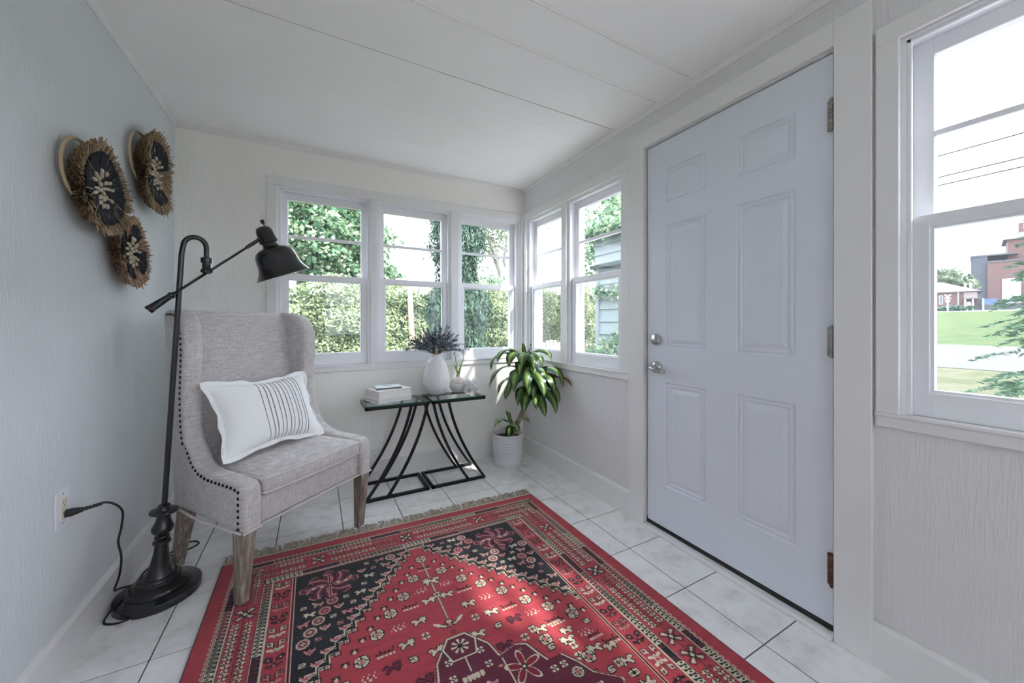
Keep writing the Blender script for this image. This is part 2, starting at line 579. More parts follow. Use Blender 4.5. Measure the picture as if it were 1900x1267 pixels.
# ------------------------------------------------------------------ door
def make_door():
    d = empty('door_1', (W, DOOR_Y[0], 0))
    structure(d, 'grey-blue six-panel entry door with lever handle and three hinges', 'door')
    y0, y1, z0, z1 = DOOR_Y[0] + 0.003, DOOR_Y[1] - 0.004, 0.041, 2.058
    x0 = W + 0.004
    cols = [(0.716, 0.942), (1.079, 1.307)]
    rows = [(0.257, 0.800), (0.975, 1.618), (1.732, 1.910)]
    mb = MB()
    ysx = [y0, cols[0][0], cols[0][1], cols[1][0], cols[1][1], y1]
    zsx = [z0, rows[0][0], rows[0][1], rows[1][0], rows[1][1], rows[2][0], rows[2][1], z1]
    idx = {}
    vs, fs = [], []
    for a, y in enumerate(ysx):
        for b, z in enumerate(zsx):
            idx[(a, b)] = len(vs)
            vs.append((x0, y, z))
    for a in range(5):
        for b in range(7):
            if a in (1, 3) and b in (1, 3, 5):
                continue
            fs.append((idx[(a, b)], idx[(a, b + 1)], idx[(a + 1, b + 1)], idx[(a + 1, b)]))
    mb.add(vs, fs)
    # edges and back
    x1 = x0 + 0.044
    mb.add([(x0, y0, z0), (x0, y1, z0), (x0, y1, z1), (x0, y0, z1), (x1, y0, z0), (x1, y1, z0), (x1, y1, z1), (x1, y0, z1)],
           [(0, 1, 5, 4), (1, 2, 6, 5), (2, 3, 7, 6), (3, 0, 4, 7), (4, 5, 6, 7)])
    build(mb, 'slab', M['door'], d)
    prof = [(0.0, 0.0), (0.004, 0.0055), (0.010, 0.0070), (0.015, 0.0030), (0.020, 0.0030), (0.024, 0.0085),
            (0.030, 0.0085), (0.046, 0.0030), (0.048, 0.0026)]
    for (c0, c1) in cols:
        for (r0, r1) in rows:
            pm = MB()
            vs, fs = [], []
            for k, (ins, dep) in enumerate(prof):
                x = x0 + dep
                vs += [(x, c0 + ins, r0 + ins), (x, c1 - ins, r0 + ins), (x, c1 - ins, r1 - ins), (x, c0 + ins, r1 - ins)]
            for k in range(len(prof) - 1):
                for q in range(4):
                    fs.append((4 * k + q, 4 * (k + 1) + q, 4 * (k + 1) + (q + 1) % 4, 4 * k + (q + 1) % 4))
            e = 4 * (len(prof) - 1)
            fs.append((e, e + 3, e + 2, e + 1))
            pm.add(vs, fs)
            build(pm, 'panel', M['door'], d)
    # hardware
    def disc(name, y, z, prof, mat, n=28):
        mt = Matrix.Translation((x0, y, z)) @ Matrix.Rotation(-PI / 2, 4, 'Y')
        return build(MB().lathe(prof, n, mt), name, mat, d, smooth=True, angle=0.7)
    db = disc('deadbolt', 1.362, 1.021, [(0.031, 0), (0.031, 0.006), (0.027, 0.016), (0.018, 0.020), (0.0, 0.021)], M['nickel'])
    build(MB().box(x0 - 0.036, x0 - 0.019, 1.342, 1.374, 1.017, 1.024), 'thumb_turn', M['nickel'], d, bevel=0.002)
    disc('rose', 1.362, 0.873, [(0.033, 0), (0.033, 0.005), (0.028, 0.013), (0.015, 0.018), (0.012, 0.040), (0.0, 0.041)], M['nickel'])
    lv = MB().tube([(x0 - 0.030, 1.374, 0.874), (x0 - 0.044, 1.368, 0.873), (x0 - 0.050, 1.352, 0.871), (x0 - 0.050, 1.325, 0.866),
                    (x0 - 0.046, 1.300, 0.860), (x0 - 0.046, 1.276, 0.858)],
                   [0.009, 0.011, 0.0105, 0.008, 0.0075, 0.0088], 14)
    build(lv, 'lever', M['nickel'], d, smooth=True, angle=0.9)
    for (h0, h1, mat) in ((1.787, 1.893, 'hinge'), (0.990, 1.093, 'hinge'), (0.184, 0.293, 'rusty')):
        hm = MB()
        yk, xk = 0.6035, W - 0.006
        n = 5
        for k in range(n):
            a, b_ = h0 + (h1 - h0) * k / n + 0.0008, h0 + (h1 - h0) * (k + 1) / n - 0.0008
            hm.lathe([(0.0075, a), (0.0075, b_)], 14, Matrix.Translation((xk, yk, 0)))
        hm.lathe([(0.0045, h0 - 0.006), (0.0045, h1 + 0.006)], 10, Matrix.Translation((xk, yk, 0)))
        hm.box(W - 0.001, W + 0.0045, yk + 0.001, yk + 0.014, h0, h1)
        build(hm, 'hinge', M[mat], d)
    return d
make_door()
# black strips behind the slab that darken its gaps, jamb lining and casing
dj = empty('trim_10', (W, DOOR_Y[0], 0))
structure(dj, 'wide white flat casing boards around the grey-blue door', 'trim')
build(MB().box(W - 0.018, W, 1.432, 1.540, 0, 2.160), 'side_board', M['trim'], dj, bevel=0.002, segs=1)
build(MB().box(W - 0.018, W, 0.494, 0.594, 0, 2.160), 'side_board', M['trim'], dj, bevel=0.002, segs=1)
build(MB().box(W - 0.018, W, 0.594, 1.432, 2.070, 2.160), 'head_board', M['trim'], dj, bevel=0.002, segs=1)
build(MB().box(W + 0.050, W + TH, 0.594, 0.612, 0, 2.064).box(W + 0.050, W + TH, 1.412, 1.430, 0, 2.064)
      .box(W + 0.050, W + TH, 0.594, 1.43, 2.045, 2.064), 'door_stop', M['black'], dj)
build(MB().box(W + 0.006, W + 0.05, 0.596, 1.428, 0.018, 0.05), 'gap_shade_strip', M['black'], dj)  # black strip added as the shaded gap under the door
th_ = MB().box(W - 0.030, W + TH, 0.596, 1.428, 0.0, 0.018)
structure(build(th_, 'trim_11', M['trim'], bevel=0.004), 'narrow white threshold strip under the grey-blue door', 'trim')

# ------------------------------------------------------------------ outdoors
GZ = -0.35
def ground_z(x):
    pts = [(-60, GZ), (5.0, GZ), (14.5, -0.02), (24.0, 0.226), (50.0, 2.19), (64.0, 2.62), (140.0, 4.4)]
    for (a, za), (b, zb) in zip(pts, pts[1:]):
        if x <= b:
            t = (x - a) / (b - a)
            return za + (zb - za) * t
    return pts[-1][1]

def strip(x0, x1, y0, y1, n=14, lift=0.0, yo=0.0):
    mb = MB()
    vs, fs = [], []
    for i in range(n + 1):
        x = x0 + (x1 - x0) * i / n
        vs += [(x, y0, ground_z(x) + lift), (x, y1, ground_z(x) + lift)]
    for i in range(n):
        fs.append((2 * i, 2 * i + 2, 2 * i + 3, 2 * i + 1))
    return mb.add(vs, fs)

def lawn_mat(name, a, b, c, scale):
    m, nt, bs = _nodes(name)
    bs.inputs['Roughness'].default_value = 0.95
    bs.inputs['Specular IOR Level'].default_value = 0.1
    f = noise(nt, coords(nt, (1, 1, 1)), scale, 8, 0.7)
    nt.links.new(ramp(nt, f, [(0.3, a), (0.5, b), (0.7, c)]), bs.inputs['Base Color'])
    return m
M['lawn'] = lawn_mat('mown_lawn', (0.026, 0.044, 0.012), (0.044, 0.066, 0.020), (0.068, 0.088, 0.034), 1.4)
M['verge'] = lawn_mat('worn_grass', (0.040, 0.050, 0.018), (0.066, 0.068, 0.034), (0.105, 0.095, 0.066), 1.8)
M['asphalt'] = simple('pale_asphalt', (0.052, 0.051, 0.056), 0.9, var=0.1, vscale=6)
M['concrete'] = simple('concrete', (0.085, 0.085, 0.088), 0.9, var=0.1, vscale=2)

lawn = structure(build(strip(-40, 5.0, -45, 60, 4), 'ground', M['lawn']), 'garden lawn around the porch', 'lawn')
structure(build(strip(5.0, 14.5, -45, 60, 6, -0.004), 'ground_verge', M['verge']), 'worn grass verge on the near side of the road', 'lawn')
structure(build(strip(14.5, 24.0, -45, 60, 4, -0.008), 'road', M['asphalt']), 'pale grey road beyond the large window', 'road')
structure(build(strip(24.0, 52.0, -45, 60, 10, -0.010), 'lawn_far', M['lawn']), 'bright green sloping lawn across the road', 'lawn')
structure(build(strip(52.0, 140.0, -60, 60, 6, -0.012), 'pavement_far', M['concrete']), 'pale pavement in front of the brick buildings', 'pavement')
M['gravel'] = lawn_mat('pale_bounce_gravel', (0.27, 0.265, 0.255), (0.34, 0.335, 0.325), (0.42, 0.415, 0.405), 9.0)  # added out of view, pale so it bounces daylight up to the ceiling
structure(build(strip(W + TH, 5.4, -16, 3.0, 3, 0.012), 'ground_bounce_gravel', M['gravel']), 'unseen pale gravel strip added along the porch to bounce light indoors', 'added bounce ground')
tarline = MB()
for i in range(40):
    y = -20 + i * 1.0
    tarline.add([(14.38, y, ground_z(14.38) + 0.006), (14.62, y, ground_z(14.62) + 0.006),
                 (14.62, y + 1.0, ground_z(14.62) + 0.006), (14.38, y + 1.0, ground_z(14.38) + 0.006)], [(0, 1, 2, 3)])
structure(build(tarline, 'road_edge', M['seam']), 'dark broken tar edge along the near side of the road', 'road')

# ---- leaf clouds
def leaf_mesh(pts, nrm, size, aspect=0.5, fold=0.25, rng=None, spread=0.9, flat=None):
    """rhombic leaves at pts; returns (verts, faces) arrays"""
    n = len(pts)
    rng = rng or np.random.default_rng(1)
    d = nrm + rng.normal(0, spread, (n, 3))
    d /= np.linalg.norm(d, axis=1)[:, None] + 1e-9
    t = rng.normal(0, 1, (n, 3))
    if flat is not None:
        t = flat + rng.normal(0, 0.35, (n, 3))
    t -= d * (t * d).sum(1)[:, None]
    t /= np.linalg.norm(t, axis=1)[:, None] + 1e-9
    b = np.cross(d, t)
    s = size * rng.uniform(0.65, 1.3, n)[:, None]
    v = np.empty((n, 4, 3))
    v[:, 0] = pts - t * s * 0.5
    v[:, 1] = pts + b * s * aspect * 0.5 + d * s * fold * 0.3
    v[:, 2] = pts + t * s * 0.5 - d * s * fold * 0.2
    v[:, 3] = pts - b * s * aspect * 0.5 + d * s * fold * 0.3
    f = np.arange(n * 4).reshape(n, 4)
    return v.reshape(-1, 3), f

def fast_mesh(name, v, f, mat, parent=None, loc=None, smooth=False):
    off = np.array(loc if loc is not None else (parent.location if parent is not None else (0, 0, 0)))
    v = np.asarray(v, dtype=np.float32) - off.astype(np.float32)
    f = np.asarray(f, dtype=np.int32)
    k = f.shape[1]
    me = bpy.data.meshes.new(name)
    me.vertices.add(len(v))
    me.vertices.foreach_set('co', v.ravel())
    me.loops.add(f.size)
    me.loops.foreach_set('vertex_index', f.ravel())
    me.polygons.add(len(f))
    me.polygons.foreach_set('loop_start', np.arange(0, f.size, k, dtype=np.int32))
    me.polygons.foreach_set('loop_total', np.full(len(f), k, dtype=np.int32))
    if smooth:
        me.polygons.foreach_set('use_smooth', np.ones(len(f), dtype=bool))
    me.update(calc_edges=True)
    return link(name, me, mat, parent, loc=loc if parent is None else None)

def blob_points(n, rng, c, r, shell=0.55, lumps=0.25):
    d = rng.normal(0, 1, (n, 3))
    d /= np.linalg.norm(d, axis=1)[:, None]
    lump = 1 + lumps * np.sin(d[:, 0] * 5 + c[0]) * np.sin(d[:, 1] * 6 + c[1]) + lumps * 0.6 * np.sin(d[:, 2] * 9 + d[:, 0] * 7)
    rad = (shell + (1 - shell) * rng.random(n) ** 0.6) * lump
    p = np.array(c) + d * rad[:, None] * np.array(r)
    return p, d

M['hedge_leaf'] = leafmat('hedge_leaves', [(0.05, 0.09, 0.05), (0.20, 0.27, 0.13), (0.34, 0.42, 0.22), (0.55, 0.54, 0.32), (0.12, 0.19, 0.10)], trans=0.32)
M['maple_leaf'] = leafmat('maple_leaves', [(0.035, 0.095, 0.055), (0.12, 0.24, 0.13), (0.26, 0.42, 0.25), (0.50, 0.56, 0.36), (0.07, 0.16, 0.09)], trans=0.38)
M['cedar_leaf'] = leafmat('cedar_sprays', [(0.025, 0.055, 0.04), (0.05, 0.10, 0.07), (0.08, 0.14, 0.09)], trans=0.15)
M['spruce'] = leafmat('spruce_needles', [(0.04, 0.10, 0.055), (0.07, 0.16, 0.08), (0.12, 0.24, 0.11)], trans=0.15)
M['pale_leaf'] = leafmat('greyish_leaves', [(0.10, 0.14, 0.085), (0.17, 0.22, 0.13), (0.25, 0.30, 0.20)], trans=0.35)
M['bark_pale'] = simple('pale_bark', (0.33, 0.31, 0.28), 0.9, var=0.2, vscale=6)
M['bark_tan'] = simple('tan_bark', (0.38, 0.31, 0.22), 0.9, var=0.2, vscale=9)
M['bark'] = simple('dark_bark', (0.10, 0.08, 0.06), 0.95, var=0.3, vscale=8)

# hedge: rows of leaves over dark twiggy cores, running obliquely across the garden
rng = np.random.default_rng(7)
hedge = empty('hedge', (1.0, 8.35, GZ))
tag(hedge, 'long leafy yellow-green hedge across the garden behind the end-wall windows', 'hedge')
def hedge_y(x):
    return 8.04 + 0.307 * x
n = 84000
hx = rng.uniform(-7, 12, n)
top = 1.93 + 0.055 * (hx + 0.4) + 0.10 * np.sin(hx * 2.3) + 0.06 * np.sin(hx * 5.1)
ht = rng.random(n) ** 0.85
hz = GZ + ht * (top - GZ)
bulge = 0.16 * np.sin(hx * 3.1 + hz * 2.0) + 0.12 * np.sin(hx * 7.3 - hz * 4.0) + 0.08 * np.sin(hz * 9 + hx)
hy = hedge_y(hx) - 0.05 + bulge - 0.30 * rng.random(n) + 0.45 * (ht ** 6) * rng.random(n)
nrm = np.tile(np.array([[0.29, -0.95, 0.35]]), (n, 1))
v, f = leaf_mesh(np.stack([hx, hy, hz], 1), nrm, 0.078, 0.50, 0.3, rng, 0.75)
o = fast_mesh('foliage', v, f, M['hedge_leaf'], hedge)
o['kind'] = 'stuff'
core = MB()
for i in range(19):
    x = -7 + i
    a, b_ = hedge_y(x) + 0.12, hedge_y(x + 1) + 0.12
    tz = 1.70 + 0.055 * (x + 0.4)
    core.add([(x, a, GZ), (x + 1, b_, GZ), (x + 1, b_ + 0.5, GZ), (x, a + 0.5, GZ), (x, a, tz), (x + 1, b_, tz), (x + 1, b_ + 0.5, tz), (x, a + 0.5, tz)],
             [(0, 1, 5, 4), (1, 2, 6, 5), (2, 3, 7, 6), (3, 0, 4, 7), (4, 5, 6, 7)])
build(core, 'twig_core', M['cedar_leaf'], hedge)

def tree(name, label, base, trunk_pts, trunk_r, branches, blobs, leaf, lsize, mat_leaf, mat_bark, seed, aspect=0.7, group=None, cat='tree', fold=0.3, shell=0.45):
    t = empty(name, base)
    tag(t, label, cat, group)
    build(MB().tube(trunk_pts, trunk_r, 9), 'trunk', mat_bark, t, smooth=True)
    for bp, br in branches:
        build(MB().tube(bp, br, 6), 'branch', mat_bark, t, smooth=True)
    r_ = np.random.default_rng(seed)
    vs, fs, o_ = [], [], 0
    for c, rr, cnt in blobs:
        p_, d_ = blob_points(cnt, r_, c, rr, shell)
        v_, f_ = leaf_mesh(p_, d_ * 0.6 + np.array([0, 0, 0.5]), lsize, aspect, fold, r_, 0.8)
        vs.append(v_)
        fs.append(f_ + o_)
        o_ += len(v_)
    cr = fast_mesh('crown', np.concatenate(vs), np.concatenate(fs), mat_leaf, t)
    cr['kind'] = 'stuff'
    return t

# broad maple beyond the hedge, filling the first window and part of the second
bx, by = -0.3, 11.0
tree('maple_tree', 'broad bright green maple tree towering over the hedge behind the lamp shade', (bx, by, GZ),
     [(bx, by, GZ), (bx + 0.05, by, 1.5), (bx - 0.05, by + 0.1, 3.2), (bx, by, 5.2)], [0.17, 0.14, 0.11, 0.05],
     [([(bx, by, 2.4), (bx + 0.9, by - 0.5, 3.2), (bx + 1.9, by - 0.9, 3.7)], [0.07, 0.045, 0.015]),
      ([(bx, by, 2.2), (bx - 1.0, by - 0.6, 3.1), (bx - 2.0, by - 0.8, 3.9)], [0.07, 0.045, 0.015]),
      ([(bx, by, 3.0), (bx + 0.5, by - 1.0, 3.8), (bx + 0.9, by - 1.6, 4.5)], [0.06, 0.04, 0.015])],
     [((bx - 0.5, by, 4.3), (2.0, 1.7, 1.9), 17000), ((bx + 0.85, by - 0.5, 3.3), (1.25, 1.1, 1.1), 8400), ((bx - 1.6, by - 0.3, 2.9), (1.2, 1.0, 0.9), 6400),
      ((bx + 1.15, by - 0.2, 5.2), (0.95, 1.0, 1.2), 5000), ((bx + 1.75, by - 0.3, 2.35), (0.75, 0.5, 0.5), 2000)],
     'maple', 0.125, M['maple_leaf'], M['bark'], 3, 0.75)

# dark columnar cedar straddling the second and third windows
cx, cy = 1.75, 4.85
r_ = np.random.default_rng(11)
ced = empty('columnar_cedar', (cx, cy, GZ))
tag(ced, 'tall dark columnar cedar between the middle and corner end-wall windows', 'tree')
build(MB().tube([(cx, cy, GZ), (cx, cy, 4.4)], [0.07, 0.01], 7), 'trunk', M['bark'], ced)
n = 34000
hh = r_.random(n) ** 0.9
rad = (0.46 * (1 - hh) ** 0.45 * (0.62 + 0.42 * r_.random(n))) * (1 + 0.10 * np.sin(hh * 40 + r_.random(n)))
rad += 0.05 * np.sin(hh * 25)
an = r_.uniform(0, 2 * PI, n)
rad *= 1 + 0.16 * np.sin(an * 5 + hh * 30) * np.sin(hh * 47 + an * 2)
pts = np.stack([cx + rad * np.cos(an), cy + rad * np.sin(an), GZ + hh * 5.0], 1)
nr = np.stack([np.cos(an), np.sin(an), 0.4 * np.ones(n)], 1)
v, f = leaf_mesh(pts, nr, 0.075, 0.26, 0.2, r_, 0.7, flat=np.stack([np.cos(an) * 0.3, np.sin(an) * 0.3, np.ones(n)], 1))
o = fast_mesh('foliage', v, f, M['cedar_leaf'], ced)
o['kind'] = 'stuff'

# slim bare trunk in front of the hedge
sx, sy = 1.62, 7.05
sp = empty('bare_sapling', (sx, sy, GZ))
tag(sp, 'slim pale tan bare trunk standing in front of the hedge, middle window', 'tree')
build(MB().tube([(sx, sy, GZ), (sx + 0.01, sy, 0.8), (sx - 0.02, sy, 1.4), (sx - 0.03, sy, 1.85)], [0.06, 0.055, 0.05, 0.035], 8), 'trunk', M['bark_tan'], sp, smooth=True)
build(MB().tube([(sx + 0.17, sy + 0.05, GZ), (sx + 0.16, sy, 0.4), (sx + 0.21, sy, 1.0)], [0.035, 0.03, 0.015], 6), 'branch', M['bark_tan'], sp, smooth=True)

# pale spreading tree beyond the corner end-wall window
px_, py_ = 6.6, 12.7
tree('pale_tree', 'pale-barked spreading tree with thin greyish leaves beyond the corner window', (px_, py_, GZ),
     [(px_, py_, GZ), (px_ - 0.05, py_, 2.0), (px_ - 0.25, py_, 3.2), (px_ - 0.75, py_, 4.4), (px_ - 1.3, py_, 5.6)], [0.28, 0.22, 0.18, 0.12, 0.05],
     [([(px_ - 0.2, py_, 3.0), (px_ - 0.1, py_ - 0.2, 4.2), (px_ - 0.2, py_, 5.6)], [0.11, 0.08, 0.03]),
      ([(px_ - 0.3, py_, 3.4), (px_ - 1.3, py_ - 0.2, 4.2), (px_ - 2.3, py_ - 0.3, 4.5)], [0.08, 0.05, 0.015]),
      ([(px_ - 0.7, py_, 4.3), (px_ - 1.6, py_, 4.9), (px_ - 2.5, py_, 5.6)], [0.06, 0.04, 0.012])],
     [((px_ - 1.5, py_, 4.6), (1.7, 1.4, 1.5), 2600), ((px_ - 0.1, py_, 5.0), (1.6, 1.4, 1.2), 1500), ((px_ - 2.0, py_ - 0.2, 3.3), (0.8, 0.5, 0.4), 350)],
     'leaf', 0.13, M['pale_leaf'], M['bark_pale'], 5, 0.5, shell=0.2)
tree('round_bush', 'rounded mid-green bush beyond the hedge under the pale tree', (5.0, 10.9, GZ),
     [(5.0, 10.9, GZ), (5.0, 10.9, 1.8)], [0.06, 0.03], [], [((5.0, 10.9, 1.85), (0.75, 0.5, 0.95), 2600)], 'leaf', 0.12, M['maple_leaf'], M['bark'], 6, 0.6, cat='bush')
tree('leafy_tree', 'dense dark green tree rising over the clapboard wing beside the door window', (7.6, 7.7, GZ),
     [(7.6, 7.7, GZ), (7.6, 7.7, 3.6)], [0.14, 0.06], [], [((7.7, 7.6, 3.6), (1.25, 1.2, 1.5), 5200), ((8.3, 7.4, 2.6), (1.0, 0.9, 0.8), 2000)], 'leaf', 0.14, M['maple_leaf'], M['bark'], 8, 0.6)
tree('garden_shrub', 'loose green shrub growing in front of the pale siding', (3.1, 3.4, GZ),
     [(3.1, 3.4, GZ), (3.1, 3.4, 0.5)], [0.03, 0.015], [], [((3.1, 3.4, 0.25), (0.40, 0.40, 0.60), 2200), ((3.2, 3.3, 0.72), (0.2, 0.2, 0.3), 420)], 'leaf', 0.085, M['maple_leaf'], M['bark'], 9, 0.45, cat='shrub')
# added tree outside the frame, leaf clumps placed to dapple the side-window sun
tree('sun_dapple_tree', 'unseen tall leafy tree added in the side yard to dapple the sunlight', (5.6, -6.0, GZ),
     [(5.6, -6.0, GZ), (5.6, -6.0, 2.5), (5.5, -5.8, 7.2)], [0.2, 0.16, 0.05], [],
     [((5.4, -5.75, 7.05), (0.7, 0.75, 0.42), 330), ((5.4, -5.75, 8.95), (0.9, 0.7, 0.40), 110), ((5.4, -6.45, 7.95), (0.7, 0.45, 0.6), 100), ((5.4, -4.75, 7.4), (0.6, 0.40, 0.5), 90), ((5.4, -3.7, 8.1), (0.8, 0.55, 0.6), 70), ((6.3, -7.2, 7.4), (1.3, 1.0, 1.3), 700)], 'leaf', 0.20, M['maple_leaf'], M['bark'], 13, 0.7, shell=0.2)

# near spruce at the edge of the large window
r_ = np.random.default_rng(21)
sx, sy = 5.70, 0.50
spr = empty('spruce_tree', (sx, sy, GZ))
tag(spr, 'young spruce with drooping needle branches close outside the large window', 'tree')
build(MB().tube([(sx, sy, GZ), (sx, sy, 2.55)], [0.06, 0.008], 7), 'trunk', M['bark'], spr)
vs, fs, o_ = [], [], 0
for k in range(120):
    hgt = r_.random() ** 0.85
    z = GZ + 0.1 + hgt * 2.75
    length = (1.0 - hgt) ** 0.8 * 0.72 + 0.05
    az = r_.uniform(0, 2 * PI)
    m_ = int(26 + length * 95)
    tt = r_.random(m_)
    side = r_.normal(0, 1, m_) * 0.13 * (1 - tt) * length + r_.normal(0, 0.012, m_)
    dx, dy = math.cos(az), math.sin(az)
    pz = z + 0.10 * np.sin(tt * 2.6) * length - 0.30 * tt ** 2 * length + 0.08 * tt - 0.35 * np.abs(side)
    p_ = np.stack([sx + dx * tt * length - dy * side, sy + dy * tt * length + dx * side, pz], 1)
    dirn = np.stack([dx * np.ones(m_) - dy * np.sign(side) * 0.8, dy * np.ones(m_) + dx * np.sign(side) * 0.8, -0.25 * np.ones(m_)], 1)
    v_, f_ = leaf_mesh(p_, np.tile(np.array([[0, 0, 1.0]]), (m_, 1)), 0.085, 0.24, 0.1, r_, 0.45, flat=dirn)
    vs.append(v_); fs.append(f_ + o_); o_ += len(v_)
o = fast_mesh('foliage', np.concatenate(vs), np.concatenate(fs), M['spruce'], spr)
o['kind'] = 'stuff'

# ---- pale clapboard shed beyond the window beside the door
M['siding'] = simple('pale_painted_siding', (0.25, 0.285, 0.30), 0.6, var=0.06, vscale=2.5)
M['darktrim'] = simple('dark_green_trim', (0.03, 0.05, 0.04), 0.6)
shed = empty('side_wing', (3.72, 4.24, GZ))
tag(shed, 'pale blue-grey clapboard wing with dark eave band outside the door-side window', 'building')
X0 = 3.72
build(MB().box(X0 + 0.04, 6.2, 1.70, 4.20, GZ, 2.36), 'wall', M['siding'], shed)
def lap(z, h, x, y0=1.68, y1=4.22):
    return MB().add([(x, y0, z), (x, y1, z), (x + 0.022, y1, z + h), (x + 0.022, y0, z + h),
                     (x + 0.045, y0, z), (x + 0.045, y1, z), (x + 0.045, y1, z + h), (x + 0.045, y0, z + h)],
                    [(0, 3, 2, 1), (0, 1, 5, 4), (3, 7, 6, 2), (0, 4, 7, 3), (1, 2, 6, 5)])
z_ = 1.503 - 10 * 0.183
while z_ < 1.86:
    build(lap(z_, 0.183, X0), 'plank', M['siding'], shed)
    z_ += 0.183
def lap_end(z, h, y=1.66):
    return MB().add([(X0 + 0.02, y, z), (6.2, y, z), (6.2, y + 0.022, z + h), (X0 + 0.02, y + 0.022, z + h),
                     (X0 + 0.02, y + 0.045, z), (6.2, y + 0.045, z), (6.2, y + 0.045, z + h), (X0 + 0.02, y + 0.045, z + h)],
                    [(0, 1, 2, 3), (0, 4, 5, 1), (3, 2, 6, 7), (0, 3, 7, 4), (1, 5, 6, 2)])
z_ = 1.503 - 10 * 0.183
while z_ < 2.2:
    build(lap_end(z_, 0.183), 'plank', M['siding'], shed)
    z_ += 0.183
for k in range(3):
    build(lap(1.965 + k * 0.14, 0.14, X0 - 0.07), 'plank', M['siding'], shed)
build(MB().box(X0 - 0.11, X0 + 0.05, 1.64, 4.27, 1.915, 1.965), 'eave_band', M['darktrim'], shed)
build(MB().box(X0 - 0.02, X0 + 0.06, 4.18, 4.25, GZ, 1.915), 'corner_board', M['siding'], shed)
build(MB().add([(3.50, 1.5, 2.38), (6.4, 1.5, 2.75), (6.4, 4.35, 2.75), (3.50, 4.35, 2.38), (3.50, 1.5, 2.42), (6.4, 1.5, 2.80), (6.4, 4.35, 2.80), (3.50, 4.35, 2.42)],
               [(0, 3, 2, 1), (4, 5, 6, 7), (0, 1, 5, 4), (1, 2, 6, 5), (2, 3, 7, 6), (3, 0, 4, 7)]), 'roof', M['siding'], shed)
# creeper on the wing
r_ = np.random.default_rng(31)
cp = np.stack([3.48 + r_.normal(0, 0.05, 700), r_.uniform(2.8, 4.3, 700), 2.42 + r_.normal(0, 0.07, 700)], 1)
cp2 = np.stack([X0 - 0.06 + r_.normal(0, 0.02, 420), r_.uniform(3.2, 4.25, 420), 1.56 + r_.normal(0, 0.045, 420)], 1)
v, f = leaf_mesh(np.concatenate([cp, cp2]), np.tile(np.array([[-1, 0, 0.3]]), (1120, 1)), 0.075, 0.7, 0.3, r_, 0.7)
o = fast_mesh('creeper_vine', v, f, M['maple_leaf'], None, loc=(3.65, 3.5, 1.7))
tag(o, 'green creeper trailing along the clapboard wing and its eave', 'vine', kind='stuff')

# ---- white slatted garden chair on the lawn
M['whitepaint'] = simple('white_outdoor_paint', (0.52, 0.53, 0.55), 0.5, var=0.03, vscale=4)
ch = empty('garden_chair', (5.55, 8.0, GZ), math.radians(-24))
tag(ch, 'white slatted garden armchair on the lawn outside the corner window', 'chair')
hts = [0.86, 0.95, 1.00, 1.02, 1.00, 0.95, 0.86]
for i, hgt in enumerate(hts):
    x = -0.27 + i * 0.09
    mb = MB().add([(x - 0.038, 0.10, 0.30), (x + 0.038, 0.10, 0.30), (x * 1.12 + 0.040, 0.36, hgt), (x * 1.12 - 0.040, 0.36, hgt),
                   (x - 0.038, 0.125, 0.30), (x + 0.038, 0.125, 0.30), (x * 1.12 + 0.040, 0.385, hgt), (x * 1.12 - 0.040, 0.385, hgt)],
                  [(0, 1, 2, 3), (7, 6, 5, 4), (0, 4, 5, 1), (1, 5, 6, 2), (2, 6, 7, 3), (3, 7, 4, 0)])
    build(mb, 'slat', M['whitepaint'], ch, world=False)
for k in range(5):
    y = -0.36 + k * 0.095
    build(MB().box(-0.30, 0.30, y, y + 0.085, 0.37 - k * 0.02, 0.39 - k * 0.02), 'seat_slat', M['whitepaint'], ch, world=False)
for sgn in (-1, 1):
    build(MB().box(sgn * 0.31 - 0.055, sgn * 0.31 + 0.055, -0.45, 0.30, 0.56, 0.58), 'armrest', M['whitepaint'], ch, world=False)
    build(MB().box(sgn * 0.31 - 0.012, sgn * 0.31 + 0.012, -0.38, -0.28, 0.0, 0.56), 'leg', M['whitepaint'], ch, world=False)
    build(MB().box(sgn * 0.31 - 0.012, sgn * 0.31 + 0.012, 0.20, 0.29, 0.0, 0.56), 'leg', M['whitepaint'], ch, world=False)

# ---- brick buildings across the road, in a frame turned square to the view of them
def brick_mat(name, a, b, mortar, scale):
    m, nt, bs = _nodes(name)
    bs.inputs['Roughness'].default_value = 0.9
    br = nt.nodes.new('ShaderNodeTexBrick')
    br.inputs['Color1'].default_value = (*a, 1)
    br.inputs['Color2'].default_value = (*b, 1)
    br.inputs['Mortar'].default_value = (*mortar, 1)
    br.inputs['Scale'].default_value = scale
    br.inputs['Mortar Size'].default_value = 0.02
    sep = nt.nodes.new('ShaderNodeSeparateXYZ')
    cmb = nt.nodes.new('ShaderNodeCombineXYZ')
    tc = nt.nodes.new('ShaderNodeTexCoord')
    nt.links.new(tc.outputs['Object'], sep.inputs[0])
    nt.links.new(math_node(nt, 'ADD', sep.outputs['X'], sep.outputs['Y']), cmb.inputs['X'])
    nt.links.new(sep.outputs['Z'], cmb.inputs['Y'])
    nt.links.new(cmb.outputs[0], br.inputs['Vector'])
    nt.links.new(br.outputs['Color'], bs.inputs['Base Color'])
    return m
M['brick_red'] = brick_mat('red_brick', (0.135, 0.060, 0.054), (0.105, 0.050, 0.046), (0.15, 0.12, 0.11), 2.2)
M['brick_grey'] = brick_mat('grey_stone_block', (0.070, 0.075, 0.088), (0.052, 0.056, 0.068), (0.095, 0.097, 0.108), 1.3)
M['slate'] = simple('grey_roof_slate', (0.11, 0.105, 0.12), 0.85, var=0.15, vscale=2)
M['pane_dark'] = simple('far_window_glass', (0.06, 0.07, 0.08), 0.15)
yaw = -0.4931
